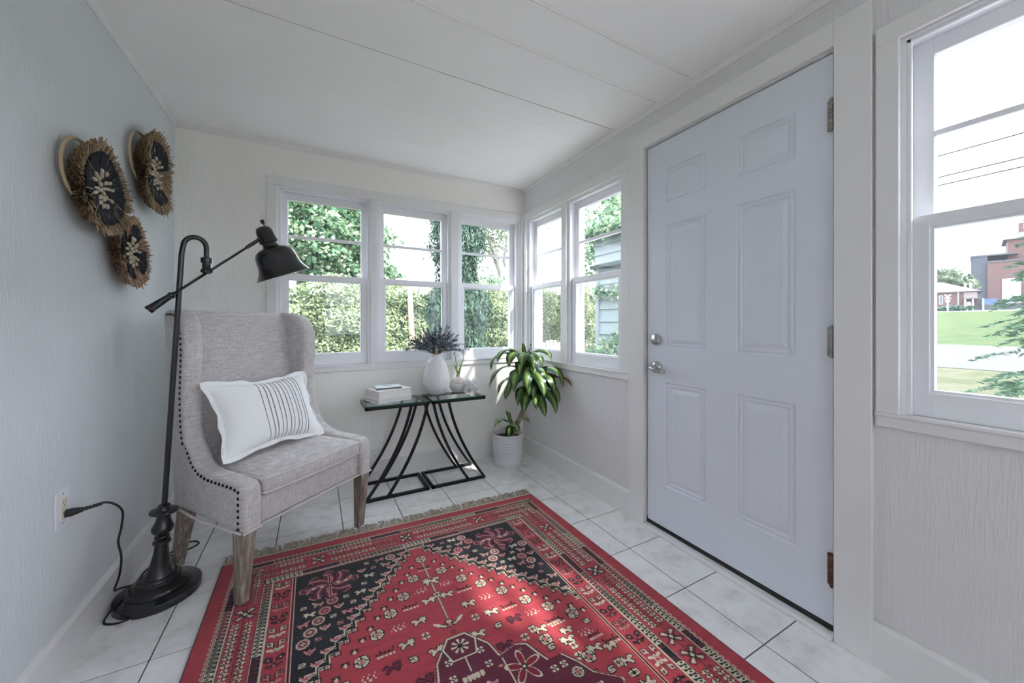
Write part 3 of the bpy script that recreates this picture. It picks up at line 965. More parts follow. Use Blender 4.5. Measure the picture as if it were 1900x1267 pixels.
def hip_roof(x0, x1, y0, y1, z0, z1, ov):
    x0 -= ov; x1 += ov; y0 -= ov; y1 += ov
    run = min(x1 - x0, y1 - y0) / 2
    if x1 - x0 >= y1 - y0:
        a, b = (x0 + run, (y0 + y1) / 2, z1), (x1 - run, (y0 + y1) / 2, z1)
        return MB().add([(x0, y0, z0), (x1, y0, z0), (x1, y1, z0), (x0, y1, z0), a, b],
                        [(0, 1, 5, 4), (1, 2, 5), (2, 3, 4, 5), (3, 0, 4), (0, 3, 2, 1)])
    a, b = ((x0 + x1) / 2, y0 + run, z1), ((x0 + x1) / 2, y1 - run, z1)
    return MB().add([(x0, y0, z0), (x1, y0, z0), (x1, y1, z0), (x0, y1, z0), a, b],
                    [(0, 1, 4), (1, 2, 5, 4), (2, 3, 5), (3, 0, 4, 5), (0, 3, 2, 1)])
def at_depth(u, d):
    return (d * (math.sin(-yaw) + u * math.cos(-yaw)), d * (math.cos(-yaw) - u * math.sin(-yaw)))
# small house: local x to the picture's right, y away from the viewer
def facing(u):
    return yaw - math.atan(u)
hx_, hy_ = at_depth(1.269, 45)
hz_ = 2.75
house = empty('brick_house', (hx_, hy_, hz_), facing(1.22))
tag(house, 'low red-brick house with grey hip roof and white-posted porch across the road', 'house')
build(MB().box(-7.5, 0, 0, 6, -0.6, 2.4), 'wall', M['brick_red'], house, world=False)
build(hip_roof(-7.5, 0, 0, 6, 2.4, 3.95, 0.35), 'roof', M['slate'], house, world=False)
build(MB().box(-1.1, 0.5, -1.1, 0.0, 1.42, 1.54), 'porch_roof', M['slate'], house, world=False)
build(MB().box(-1.05, 0.0, -0.05, 0.0, 1.54, 2.36), 'bay_panel', simple('pinkish_panel', (0.26, 0.20, 0.19), 0.8), house, world=False)
for x in (-0.95, -0.35, 0.42):
    build(MB().box(x - 0.07, x + 0.07, -1.05, -0.91, -0.1, 1.42), 'post', M['whitepaint'], house, world=False)
build(MB().box(-1.54, -1.44, -0.08, 0, 0.1, 2.4), 'downspout', M['whitepaint'], house, world=False)
for x in (-0.92, -0.50):
    build(MB().box(x - 0.10, x + 0.10, 1.4, 1.6, 2.5, 3.55), 'chimney', M['whitepaint'], house, world=False)
for x0, x1, z0, z1 in ((-3.05, -2.75, 0.9, 2.0), (-5.2, -4.6, 0.9, 2.0)):
    wf = build(MB().box(x0, x1, -0.05, 0.02, z0, z1), 'window', M['whitepaint'], house, world=False)
    build(MB().box(x0 + 0.06, x1 - 0.06, -0.06, -0.05, z0 + 0.06, z1 - 0.06), 'pane', M['pane_dark'], wf, world=False)
build(MB().box(-0.82, -0.48, -0.06, 0.02, 0.0, 1.1), 'door', M['whitepaint'], house, world=False)
# hall: stone corner block, brick front, tower with pitched roof
bx_, by_ = at_depth(1.2515, 58)
bz_ = 2.9
hall = empty('brick_hall', (bx_, by_, bz_), facing(1.27))
tag(hall, 'large red-brick hall with grey stone corner and roofed tower across the road', 'building')
build(MB().box(0, 1.6, 0, 9, -0.6, 8.7), 'stone_corner', M['brick_grey'], hall, world=False)
build(MB().box(1.6, 11, -0.5, 9, -0.6, 7.6), 'wall', M['brick_red'], hall, world=False)
build(MB().box(-0.08, 4.4, -0.1, 9, 8.7, 8.95), 'parapet', M['concrete'], hall, world=False)
build(MB().box(1.6, 11, -0.6, 9, 7.6, 7.85), 'cornice', M['concrete'], hall, world=False)
build(MB().box(3.5, 10, 1.5, 9, 7.0, 11.1), 'tower', M['brick_red'], hall, world=False)
build(hip_roof(3.5, 10, 1.5, 9, 11.1, 14.2, 0.45), 'roof', M['slate'], hall, world=False)
build(MB().box(4.5, 5.0, 2.4, 2.9, 11.1, 13.6), 'chimney', M['brick_red'], hall, world=False)
wf = build(MB().box(2.95, 4.6, -0.58, -0.4, 1.3, 5.0), 'window', M['whitepaint'], hall, world=False)
build(MB().box(3.05, 4.5, -0.60, -0.58, 1.4, 4.9), 'pane', simple('frosted_far_pane', (0.34, 0.38, 0.40), 0.3), wf, world=False)
for k in range(4):
    build(MB().box(1.3 - k * 0.04, 5, -1.6 - k * 0.4, -0.5, -0.3, 1.15 - k * 0.30), 'step', M['concrete'], hall, world=False)
dx_, dy_ = at_depth(1.305, 56.0)
bin_ = empty('waste_container', (dx_, dy_, bz_ + 1.15), facing(1.3))
tag(bin_, 'blue waste container beside the brick hall steps', 'container')
M['bluebin'] = simple('blue_container', (0.10, 0.14, 0.34), 0.5)
build(MB().add([(-0.55, -0.4, 0), (0.55, -0.4, 0), (0.55, 0.4, 0), (-0.55, 0.4, 0), (-0.65, -0.45, 0.75), (0.65, -0.45, 0.75), (0.65, 0.45, 0.75), (-0.65, 0.45, 0.75)],
               [(0, 3, 2, 1), (0, 1, 5, 4), (1, 2, 6, 5), (2, 3, 7, 6), (3, 0, 4, 7), (4, 5, 6, 7)]), 'body', M['bluebin'], bin_, world=False)
build(MB().box(-0.68, 0.68, -0.48, 0.48, 0.75, 0.88), 'lid', M['bluebin'], bin_, world=False, bevel=0.04)
# level-crossing sign in front of the house
qx, qy = at_depth(1.188, 38)
sg = empty('crossing_sign', (qx, qy, ground_z(qx)), facing(1.188))
tag(sg, 'white crossed-board road sign on a post before the brick house', 'sign')
build(MB().tube([(0, 0, 0), (0, 0, 1.6)], 0.05, 8), 'post', M['whitepaint'], sg, world=False)
for a in (0.8, -0.8):
    c_, s_ = math.cos(a) * 0.30, math.sin(a) * 0.30
    nx, nz = -s_ / 0.30 * 0.05, c_ / 0.30 * 0.05
    build(MB().add([(-c_ - nx, -0.10, 1.5 - s_ - nz), (c_ - nx, -0.10, 1.5 + s_ - nz), (c_ + nx, -0.10, 1.5 + s_ + nz), (-c_ + nx, -0.10, 1.5 - s_ + nz),
                    (-c_ - nx, -0.07, 1.5 - s_ - nz), (c_ - nx, -0.07, 1.5 + s_ - nz), (c_ + nx, -0.07, 1.5 + s_ + nz), (-c_ + nx, -0.07, 1.5 - s_ + nz)],
                   [(0, 1, 2, 3), (7, 6, 5, 4), (0, 4, 5, 1), (1, 5, 6, 2), (2, 6, 7, 3), (3, 7, 4, 0)]), 'board', M['whitepaint'], sg, world=False)
build(MB().lathe([(0.17, 0), (0.17, 0.03)], 20, Matrix.Translation((0, -0.08, 1.05)) @ Matrix.Rotation(PI / 2, 4, 'X')), 'disc', M['whitepaint'], sg, world=False)
tx, ty = at_depth(1.175, 55)
tree('far_tree', 'rounded distant green tree behind the brick house roof', (tx, ty, ground_z(tx)),
     [(tx, ty, ground_z(tx)), (tx, ty, 8)], [0.3, 0.15], [], [((tx, ty, 7.6), (2.2, 2.2, 1.7), 1500), ((tx + 0.6, ty - 1.4, 6.8), (1.7, 1.7, 1.3), 900)], 'leaf', 0.55, M['pale_leaf'], M['bark'], 17, 0.8)
bx2, by2 = at_depth(1.20, 41.5)
gz2 = ground_z(bx2)
tree('low_hedge', 'low clipped dark green hedge in front of the brick house', (bx2, by2, gz2),
     [(bx2, by2, gz2 - 0.1), (bx2, by2, gz2 + 0.2)], [0.08, 0.08], [], [((bx2, by2, gz2 + 0.25), (0.8, 1.5, 0.32), 900)], 'leaf', 0.22, M['cedar_leaf'], M['bark'], 18, 0.8, cat='hedge')
# overhead wires along the road
for k, (za, zb) in enumerate(((10.4, 10.1), (9.3, 9.1), (8.9, 8.7))):
    pts_ = [(27.0, -35 + t * 7.0, za + (zb - za) * t / 12 - 0.9 * math.sin(PI * t / 12)) for t in range(13)]
    w_ = build(MB().tube(pts_, 0.035, 5), 'overhead_wire', M['seam'])
    tag(w_, ['topmost overhead wire crossing the sky beyond the road', 'middle overhead wire crossing the sky beyond the road', 'lowest overhead wire crossing the sky beyond the road'][k], 'wire')

# ------------------------------------------------------------------ wing chair
M['linen'] = linen('grey_linen', (0.67, 0.635, 0.62), (0.40, 0.37, 0.36))
M['piping'] = linen('grey_linen_piping', (0.70, 0.67, 0.65), (0.55, 0.52, 0.50))
M['nail'] = simple('dark_bronze_nailhead', (0.035, 0.028, 0.024), 0.35, 0.9)
def wood_mat():
    m, nt, b = _nodes('weathered_oak')
    b.inputs['Roughness'].default_value = 0.75
    f = noise(nt, coords(nt, (70, 70, 7)), 1.0, 6, 0.65)
    g = noise(nt, coords(nt, (14, 14, 3)), 1.0, 3)
    s = math_node(nt, 'ADD', math_node(nt, 'MULTIPLY', f, 0.65), math_node(nt, 'MULTIPLY', g, 0.35))
    nt.links.new(ramp(nt, s, [(0.34, (0.10, 0.075, 0.058)), (0.50, (0.25, 0.20, 0.165)), (0.66, (0.52, 0.48, 0.44))]), b.inputs['Base Color'])
    bump(nt, b, f, 0.35, 0.002)
    return m
M['oak'] = wood_mat()

TH_C = math.radians(40.2)
chair = empty('wing_chair', (-0.2053, 2.1887, 0), TH_C)
tag(chair, 'grey linen wing chair with nailhead trim and weathered wooden legs', 'chair')

def c_narrow(y):
    t = min(1, max(0, (y + 0.12) / 0.42))
    return 0.045 * t * t * (3 - 2 * t)

outer = [(-.345, .300), (-.345, .440), (-.339, .468), (-.318, .486), (-.25, .492), (-.18, .495), (-.12, .500), (-.07, .511), (-.028, .534), (.010, .572),
         (.034, .610), (.052, .658), (.063, .72), (.067, .80), (.060, .88), (.053, .95), (.052, 1.0), (.058, 1.055), (.078, 1.105), (.112, 1.143),
         (.155, 1.163), (.20, 1.170), (.262, 1.168), (.285, 1.150), (.262, 1.0), (.235, .8), (.212, .6), (.195, .42), (.185, .300)]
def side_panel(sgn):
    bm = bmesh.new()
    vo = [bm.verts.new((sgn * 0.337, y, z)) for y, z in outer]
    vi = [bm.verts.new((sgn * 0.258, y, z)) for y, z in outer]
    n = len(outer)
    fo = bm.faces.new(vo)
    fi = bm.faces.new(list(reversed(vi)))
    for i in range(n):
        bm.faces.new((vo[i], vi[i], vi[(i + 1) % n], vo[(i + 1) % n]))
    bm.normal_update()
    bmesh.ops.recalc_face_normals(bm, faces=bm.faces)
    rim = [e for e in bm.edges if any(f in (fo, fi) for f in e.link_faces)]
    bmesh.ops.bevel(bm, geom=rim, offset=0.024, segments=4, profile=0.55, affect='EDGES', clamp_overlap=True)
    for v in bm.verts:
        k = c_narrow(v.co.y)
        v.co.x -= sgn * k
        if v.co.z > 0.6:   # wings flare a little towards the front edge
            v.co.x += sgn * 0.010 * max(0, (0.16 - v.co.y) / 0.11)
    me = bpy.data.meshes.new('side_panel')
    bm.to_mesh(me)
    bm.free()
    o = link('side_panel', me, M['linen'], chair, smooth=True)
    me.set_sharp_from_angle(angle=1.2)
    return o
nail_line = [(-.316, .318), (-.316, .40), (-.316, .462), (-.27, .470), (-.20, .473), (-.12, .478), (-.06, .492), (-.012, .517), (.028, .560), (.053, .598),
             (.073, .650), (.085, .72), (.090, .80), (.082, .88), (.075, .95), (.074, 1.0), (.080, 1.05), (.098, 1.092), (.127, 1.124), (.162, 1.142), (.205, 1.147), (.245, 1.146)]
def resample(pts, step):
    out = [pts[0]]
    acc = 0.0
    for a, b in zip(pts, pts[1:]):
        a, b = Vector(a), Vector(b)
        d = (b - a).length
        t = step - acc
        while t <= d:
            out.append(tuple(a + (b - a) * (t / d)))
            t += step
        acc = d - (t - step)
    return out
for sgn in (-1, 1):
    side_panel(sgn)
    nm = MB()
    for (y, z) in resample(nail_line, 0.0235):
        x = sgn * (0.3365 - c_narrow(y) + (0.010 * max(0, (0.16 - y) / 0.11) if z > 0.6 else 0))
        mt = Matrix.Translation((x, y, z)) @ Matrix.Rotation(sgn * PI / 2, 4, 'Y')
        nm.lathe([(0.0068, -0.001), (0.0062, 0.0018), (0.004, 0.0042), (0.0001, 0.0050)], 8, mt, cap=False)
    o = build(nm, 'nailhead_trim', M['nail'], chair, smooth=True, world=False)
    o['kind'] = 'stuff'
    # welt along the lower edge
    build(MB().tube([(sgn * (0.335 - c_narrow(y)), y, 0.302) for y in (-0.33, -0.2, -0.1, 0, 0.1, 0.18)], 0.005, 8), 'welt', M['piping'], chair, smooth=True, world=False)
    build(MB().tube([(sgn * 0.335, -0.343, 0.302), (sgn * 0.262, -0.343, 0.302)], 0.005, 8), 'welt', M['piping'], chair, smooth=True, world=False)

# backrest
def loft_profile(name, prof, x0, x1, nx, mat, parent, crown=0.0, taper=None):
    vs, fs = [], []
    n = len(prof)
    for i in range(nx + 1):
        t = i / nx
        x = x0 + (x1 - x0) * t
        s = 1 - (2 * t - 1) ** 4
        for (y, z) in prof:
            vs.append((x, y - crown * s * (1 if y < 0.2 else 0.3), z))
    for i in range(nx):
        for j in range(n):
            fs.append((i * n + j, i * n + (j + 1) % n, (i + 1) * n + (j + 1) % n, (i + 1) * n + j))
    fs.append(tuple(range(n - 1, -1, -1)))
    fs.append(tuple(range(nx * n, (nx + 1) * n)))
    mb = MB().add(vs, fs)
    return build(mb, name, mat, parent, smooth=True, world=False, angle=1.0)
back_prof = [(.130, .42), (.132, .55), (.142, .68), (.156, .82), (.172, .95), (.184, 1.05), (.192, 1.11), (.200, 1.143), (.214, 1.160), (.236, 1.168), (.262, 1.164),
             (.276, 1.148), (.274, 1.10), (.258, .97), (.240, .82), (.222, .67), (.206, .52), (.194, .40), (.185, .30), (.150, .30)]
loft_profile('backrest', back_prof, -0.262, 0.262, 14, M['linen'], chair, crown=0.016)
# seat rail and cushion
def grid_box(x0, x1, y0, y1, z0, z1, nx, ny, nz):
    bm = bmesh.new()
    bmesh.ops.create_cube(bm, size=1.0)
    bmesh.ops.scale(bm, vec=(x1 - x0, y1 - y0, z1 - z0), verts=bm.verts)
    bmesh.ops.translate(bm, vec=((x0 + x1) / 2, (y0 + y1) / 2, (z0 + z1) / 2), verts=bm.verts)
    for ax, n in ((0, nx), (1, ny), (2, nz)):
        es = [e for e in bm.edges if abs((e.verts[0].co - e.verts[1].co).normalized()[ax]) > 0.99]
        bmesh.ops.subdivide_edges(bm, edges=es, cuts=n - 1, use_grid_fill=True)
    return bm
def finish(bm, name, mat, parent, bev, segs=3):
    es = [e for e in bm.edges if len(e.link_faces) == 2 and e.calc_face_angle(0) > 0.9]
    if bev > 0:
        bmesh.ops.bevel(bm, geom=es, offset=bev, segments=segs, profile=0.5, affect='EDGES', clamp_overlap=True)
    me = bpy.data.meshes.new(name)
    bm.to_mesh(me)
    bm.free()
    return link(name, me, mat, parent, smooth=True)
bm = grid_box(-0.268, 0.268, -0.322, 0.19, 0.300, 0.412, 8, 6, 2)
finish(bm, 'seat_rail', M['linen'], chair, 0.012)
build(MB().tube([(-0.266, -0.330, 0.302), (0.266, -0.330, 0.302)], 0.005, 8), 'welt', M['piping'], chair, smooth=True, world=False)
CX, CY0, CY1, CZ0, CZ1 = 0.256, -0.344, 0.145, 0.418, 0.486
bm = grid_box(-CX, CX, CY0, CY1, CZ0, CZ1, 14, 12, 2)
cush = finish(bm, 'seat_cushion', M['linen'], chair, 0.016)
for v in cush.data.vertices:
    nx, ny = v.co.x / CX, (v.co.y - (CY0 + CY1) / 2) / ((CY1 - CY0) / 2)
    s = max(0, 1 - nx ** 4) * max(0, 1 - ny ** 4)
    if v.co.z > 0.45:
        v.co.z += 0.020 * s + 0.0016 * math.sin(v.co.x * 60 + v.co.y * 25) * s
    v.co.y -= 0.012 * max(0, 1 - nx ** 2) if ny < -0.9 else 0
cush.data.update()
for z, off in ((CZ1 - 0.006, 0.0), (CZ0 + 0.006, 0.0)):
    pts_ = [(x, CY0 + 0.003 - 0.012 * max(0, 1 - (x / CX) ** 2), z) for x in [-CX + 0.008 + k * (2 * CX - 0.016) / 14 for k in range(15)]]
    pts_ = [(-CX + 0.002, 0.10, z), (-CX + 0.002, CY0 + 0.03, z)] + pts_ + [(CX - 0.002, CY0 + 0.03, z), (CX - 0.002, 0.10, z)]
    build(MB().tube(pts_, 0.0046, 8), 'piping', M['piping'], cush, smooth=True, world=False)
# legs: tapered square posts
def leg(x0, y0, z0, w0, x1, y1, z1, w1):
    mb = MB().add([(x0 - w0, y0 - w0, z0), (x0 + w0, y0 - w0, z0), (x0 + w0, y0 + w0, z0), (x0 - w0, y0 + w0, z0),
                   (x1 - w1, y1 - w1, z1), (x1 + w1, y1 - w1, z1), (x1 + w1, y1 + w1, z1), (x1 - w1, y1 + w1, z1)],
                  [(0, 1, 2, 3), (7, 6, 5, 4), (4, 5, 1, 0), (5, 6, 2, 1), (6, 7, 3, 2), (7, 4, 0, 3)])
    return build(mb, 'leg', M['oak'], chair, world=False, bevel=0.003, segs=2)
leg(-0.305, -0.305, 0.302, 0.029, -0.306, -0.285, 0.0105, 0.0185)
leg(0.305, -0.305, 0.302, 0.029, 0.306, -0.285, 0.0, 0.0185)
leg(-0.262, 0.145, 0.302, 0.028, -0.258, 0.235, 0.0, 0.018)
leg(0.262, 0.145, 0.302, 0.028, 0.258, 0.235, 0.0, 0.018)

# ------------------------------------------------------------------ lumbar pillow on the chair
def cotton():
    m, nt, b = _nodes('white_cotton')
    b.inputs['Roughness'].default_value = 0.9
    b.inputs['Specular IOR Level'].default_value = 0.15
    b.inputs['Base Color'].default_value = (0.88, 0.88, 0.87, 1)
    f = noise(nt, coords(nt, (14, 14, 14)), 1.0, 4)
    bump(nt, b, f, 0.35, 0.012)
    return m
M['cotton'] = cotton()
M['stripe'] = simple('grey_stitched_stripe', (0.27, 0.25, 0.25), 0.9, var=0.35, vscale=60)
pillow = empty('lumbar_pillow', (-0.2053, 2.1887, 0), TH_C)
tag(pillow, 'white oblong cushion with thin grey pleat stripes propped on the wing chair', 'cushion')
BL, BR, TR, TL = Vector((-0.262, -0.115, 0.528)), Vector((0.218, -0.105, 0.516)), Vector((0.232, 0.045, 0.826)), Vector((-0.262, 0.030, 0.838))
p_n = (BR - BL).cross(TL - BL).normalized()     # towards the sitter's back or front
if p_n.y > 0:
    p_n = -p_n
def pillow_pt(s, t, side, lift=0.0):
    # s,t in 0..1 across the face; side +1 is the front
    a, b = 2 * s - 1, 2 * t - 1
    base = BL * (1 - s) * (1 - t) + BR * s * (1 - t) + TR * s * t + TL * (1 - s) * t
    # edges pull in between corners
    c = (TR + BL) * 0.5
    pull = 0.030 * ((1 - b * b) * abs(a) ** 3 + (1 - a * a) * abs(b) ** 3)
    base = base + (c - base).normalized() * pull if (c - base).length > 1e-6 else base
    e = max(0.0, 1 - abs(a) ** 2.6) * max(0.0, 1 - abs(b) ** 2.6)
    h = 0.062 * e ** 0.55
    wob = 0.0025 * math.sin(9 * s + 4 * t) * e
    return base + p_n * side * (h + wob + lift)
NS, NT = 36, 24
vs, fs = [], []
for side in (1, -1):
    for j in range(NT + 1):
        for i in range(NS + 1):
            vs.append(pillow_pt(i / NS, j / NT, side))
off = (NS + 1) * (NT + 1)
for k in range(2):
    for j in range(NT):
        for i in range(NS):
            a = k * off + j * (NS + 1) + i
            q = (a, a + 1, a + NS + 2, a + NS + 1)
            fs.append(q if k == 0 else tuple(reversed(q)))
build(MB().add(vs, fs), 'cover', M['cotton'], pillow, smooth=True, world=False)
# flange around the rim, gently rippled
ring = [(i / NS, 0) for i in range(NS)] + [(1, j / NT) for j in range(NT)] + [(1 - i / NS, 1) for i in range(NS)] + [(0, 1 - j / NT) for j in range(NT)]
vs, fs = [], []
cen = (TR + BL) * 0.5
for k, (s, t) in enumerate(ring):
    p_ = pillow_pt(s, t, 1)
    a, b = 2 * s - 1, 2 * t - 1
    out = ((BR - BL).normalized() * (a if abs(a) > 0.98 else a * 0.15) + (TL - BL).normalized() * (b if abs(b) > 0.98 else b * 0.15))
    out.normalize()
    q = p_ + out * 0.017 + p_n * 0.0055 * math.sin(k * 0.9) + out * 0.003 * math.sin(k * 0.53)
    vs += [p_ - out * 0.003 + p_n * 0.0016, q + p_n * 0.0014, q - p_n * 0.0014, p_ - out * 0.003 - p_n * 0.0016]
m_ = len(ring)
for k in range(m_):
    a, b = 4 * k, 4 * ((k + 1) % m_)
    for c in range(4):
        fs.append((a + c, a + (c + 1) % 4, b + (c + 1) % 4, b + c))
build(MB().add(vs, fs), 'flange', M['cotton'], pillow, smooth=True, world=False, angle=1.3)
for k in range(11):
    s0 = 0.375 + k * 0.046 + (0.006 if k % 2 else 0)
    w = 0.0050 if k % 3 else 0.0036
    vs, fs = [], []
    for j in range(NT * 2 + 1):
        t = 0.012 + 0.976 * j / (NT * 2)
        vs += [pillow_pt(s0 - w, t, 1, 0.0004), pillow_pt(s0, t, 1, 0.0026), pillow_pt(s0 + w, t, 1, 0.0004)]
    for j in range(NT * 2):
        a = 3 * j
        fs += [(a, a + 1, a + 4, a + 3), (a + 1, a + 2, a + 5, a + 4)]
    build(MB().add(vs, fs), 'stripe', M['stripe'], pillow, smooth=True, world=False)

# ------------------------------------------------------------------ floor lamp
M['gunmetal'] = simple('dark_gunmetal_enamel', (0.020, 0.020, 0.023), 0.27, 0.35, coat=0.4)
M['shade_in'] = simple('white_shade_lining', (0.75, 0.75, 0.74), 0.5)
lamp = empty('floor_lamp', (-0.56, 2.0, 0))
tag(lamp, 'black metal floor lamp with hooked pole and bell shade leaning over the chair', 'lamp')
prof = [(0.132, 0.0), (0.134, 0.002), (0.134, 0.027), (0.132, 0.030), (0.128, 0.031), (0.104, 0.039), (0.104, 0.043), (0.101, 0.046), (0.098, 0.046), (0.096, 0.051), (0.093, 0.054), (0.070, 0.066),
        (0.070, 0.071), (0.067, 0.075), (0.063, 0.076), (0.061, 0.082), (0.056, 0.086)]
build(MB().lathe(prof, 56, Matrix.Translation((-0.56, 2.0, 0))), 'base', M['gunmetal'], lamp, smooth=True, angle=0.45)
axis0, axis1 = Vector((-0.56, 2.0, 0.06)), Vector((-0.479, 1.957, 1.392))
ad = (axis1 - axis0).normalized()
rotm = Vector((0, 0, 1)).rotation_difference(ad).to_matrix().to_4x4()
stem_prof = [(0.056, 0.012), (0.050, 0.024), (0.040, 0.046), (0.031, 0.075), (0.025, 0.110), (0.0215, 0.142), (0.021, 0.147), (0.027, 0.151), (0.029, 0.157), (0.027, 0.164), (0.0195, 0.168),
             (0.0195, 0.172), (0.024, 0.176), (0.0245, 0.180), (0.021, 0.185), (0.024, 0.192), (0.033, 0.202), (0.036, 0.212), (0.034, 0.222), (0.027, 0.236), (0.0225, 0.252), (0.021, 0.268),
             (0.022, 0.274), (0.044, 0.279), (0.046, 0.283), (0.044, 0.287), (0.023, 0.291), (0.020, 0.298), (0.019, 0.308), (0.011, 0.313)]
build(MB().lathe(stem_prof, 36, Matrix.Translation(axis0) @ rotm), 'turned_stem', M['gunmetal'], lamp, smooth=True, angle=0.9)
hook = [axis0 + ad * 0.30, axis0 + ad * 0.75, axis1, Vector((-0.474, 1.9585, 1.424))]
A2 = Vector((0.958, 0.287, 0))
hc = Vector((-0.474, 1.9585, 1.424)) + A2 * 0.0365
for k in range(1, 13):
    an = PI - PI * k / 12
    hook.append(hc + A2 * 0.0365 * math.cos(an) + Vector((0, 0, 0.041 * math.sin(an))))
hook.append(hc + A2 * 0.0365 + Vector((0, 0, -0.045)))
build(MB().tube(hook, 0.0098, 14), 'pole', M['gunmetal'], lamp, smooth=True, angle=1.0)
J = hc + A2 * 0.0365 + Vector((0, 0, -0.078))
jm = MB().lathe([(0.010, -0.030), (0.020, -0.024), (0.021, -0.016), (0.015, -0.008), (0.015, 0.014), (0.020, 0.018), (0.020, 0.036), (0.013, 0.040)], 18, Matrix.Translation(J))
build(jm, 'pivot_joint', M['gunmetal'], lamp, smooth=True, angle=0.7)
e0, e1 = Vector((-0.573, 1.928, 1.157)), Vector((-0.225, 2.033, 1.492))
ar = (e1 - e0).normalized()
# straight rod through the joint
build(MB().tube([e0 + ar * 0.09, e1], 0.0052, 12), 'swing_arm', M['gunmetal'], lamp, smooth=True)
build(MB().tube([e1 - ar * 0.065, e1], 0.0078, 12), 'arm_sleeve', M['gunmetal'], lamp, smooth=True, angle=1.0)
build(MB().tube([e0, e0 + ar * 0.012, e0 + ar * 0.014, e0 + ar * 0.085, e0 + ar * 0.088, e0 + ar * 0.096, e0 + ar * 0.098, e0 + ar * 0.108],
                [0.0165, 0.0175, 0.0155, 0.0115, 0.014, 0.014, 0.0105, 0.0065], 10), 'counterweight', M['gunmetal'], lamp, smooth=True, angle=0.8)
# bell shade about its tilted axis
sa = Vector((-0.215, 2.036, 1.552))          # crown of the cap
sm = Vector((-0.129, 2.061, 1.336))          # centre of the mouth
sd = (sm - sa)
sl = sd.length
sdn = sd.normalized()
rs = Vector((0, 0, 1)).rotation_difference(sdn).to_matrix().to_4x4()
T_ = Matrix.Translation(sa) @ rs
cap = [(0.004, -0.001), (0.018, 0.000), (0.028, 0.006), (0.034, 0.018), (0.0365, 0.034), (0.037, 0.064), (0.041, 0.068), (0.041, 0.073), (0.033, 0.077), (0.031, 0.085), (0.034, 0.088), (0.034, 0.093)]
build(MB().lathe(cap, 32, T_, cap=False), 'socket_cap', M['gunmetal'], lamp, smooth=True, angle=0.8)
kn = Matrix.Translation(sa) @ rs
build(MB().lathe([(0.003, -0.016), (0.003, 0.0)], 8, kn @ Matrix.Translation((-0.012, 0, 0))).lathe([(0.0085, -0.030), (0.0085, -0.014)], 10, kn @ Matrix.Translation((-0.012, 0, 0))), 'switch_knob', M['gunmetal'], lamp)
bell = [(0.033, 0.090), (0.036, 0.096), (0.060, 0.104), (0.076, 0.116), (0.083, 0.132), (0.086, 0.150), (0.088, 0.172), (0.092, 0.190), (0.099, 0.206), (0.110, 0.222), (0.117, sl - 0.002), (0.119, sl)]
sh = build(MB().lathe(bell, 48, T_, cap=False), 'shade', M['gunmetal'], lamp, smooth=True)
inner_b = [(r - 0.0022, z + (0.0006 if i < len(bell) - 1 else -0.0006)) for i, (r, z) in enumerate(bell)]
vs_in = MB().lathe(inner_b, 48, T_, cap=False)
vs_in.f = [tuple(reversed(f_)) for f_ in vs_in.f]
build(vs_in, 'lining', M['shade_in'], sh, smooth=True)
build(MB().lathe([(0.012, 0.100), (0.013, 0.125), (0.026, 0.150), (0.029, 0.172), (0.024, 0.192), (0.008, 0.203), (0.001, 0.204)], 20, T_, cap=False), 'bulb', simple('opal_bulb', (0.8, 0.8, 0.78), 0.3), lamp, smooth=True)

# paper tag on the lamp foot
tg = MB().add([(-0.640, 1.856, 0.0015), (-0.618, 1.846, 0.0015), (-0.600, 1.880, 0.006), (-0.616, 1.888, 0.006), (-0.640, 1.856, 0.0025), (-0.618, 1.846, 0.0025), (-0.600, 1.880, 0.007), (-0.616, 1.888, 0.007)],
               [(0, 3, 2, 1), (4, 5, 6, 7), (0, 1, 5, 4), (1, 2, 6, 5), (2, 3, 7, 6), (3, 0, 4, 7)])
o = build(tg, 'paper_tag', simple('pinkish_white_paper', (0.72, 0.63, 0.64), 0.8, var=0.15, vscale=80), None, loc=(-0.62, 1.868, 0.0))
tag(o, 'small pinkish white paper tag on the tiles at the lamp foot', 'tag')

# ------------------------------------------------------------------ wall outlets and cord
M['plate'] = simple('white_plastic_plate', (0.78, 0.78, 0.80), 0.35)
M['ivory'] = simple('ivory_plastic', (0.70, 0.68, 0.56), 0.35)
def outlet(name, f, a, z, label, body_mat):
    o = empty(name, f(a, 0, z))
    tag(o, label, 'outlet')
    build(wbox(MB(), f, a - 0.039, a + 0.039, -0.006, 0, z - 0.060, z + 0.060), 'cover_plate', M['plate'], o, bevel=0.003)
    rc = build(wbox(MB(), f, a - 0.0165, a + 0.0165, -0.009, -0.005, z - 0.034, z + 0.034), 'receptacle', body_mat, o, bevel=0.001, segs=1)
    for dz in (0.018, -0.018):
        for da in (-0.006, 0.006):
            build(wbox(MB(), f, a + da - 0.001, a + da + 0.001, -0.0094, -0.0085, z + dz - 0.001, z + dz + 0.007), 'slot', M['black'], o)
        build(wbox(MB(), f, a - 0.002, a + 0.002, -0.0094, -0.0085, z + dz - 0.010, z + dz - 0.006), 'slot', M['black'], o)
    for dz in (0.047, -0.047):
        build(wbox(MB(), f, a - 0.0022, a + 0.0022, -0.0068, -0.0055, z + dz - 0.0022, z + dz + 0.0022), 'screw', M['nickel'], o)
    return o
outlet('wall_outlet', fl_, 1.708, 0.516, 'white cover plate with ivory socket on the plain wall, lamp plugged in', M['ivory'])
outlet('wall_outlet', fb, 0.372, 0.150, 'white wall socket low on the end wall beside the chair leg', M['plate'])
ad_ = empty('plug_adapter', (0.372, D - 0.03, 0.10))
tag(ad_, 'white plastic plug-in adapter in the low end-wall socket', 'adapter')
build(MB().box(0.345, 0.400, D - 0.060, D - 0.0095, 0.055, 0.150), 'body', M['plate'], ad_, bevel=0.008, segs=3)
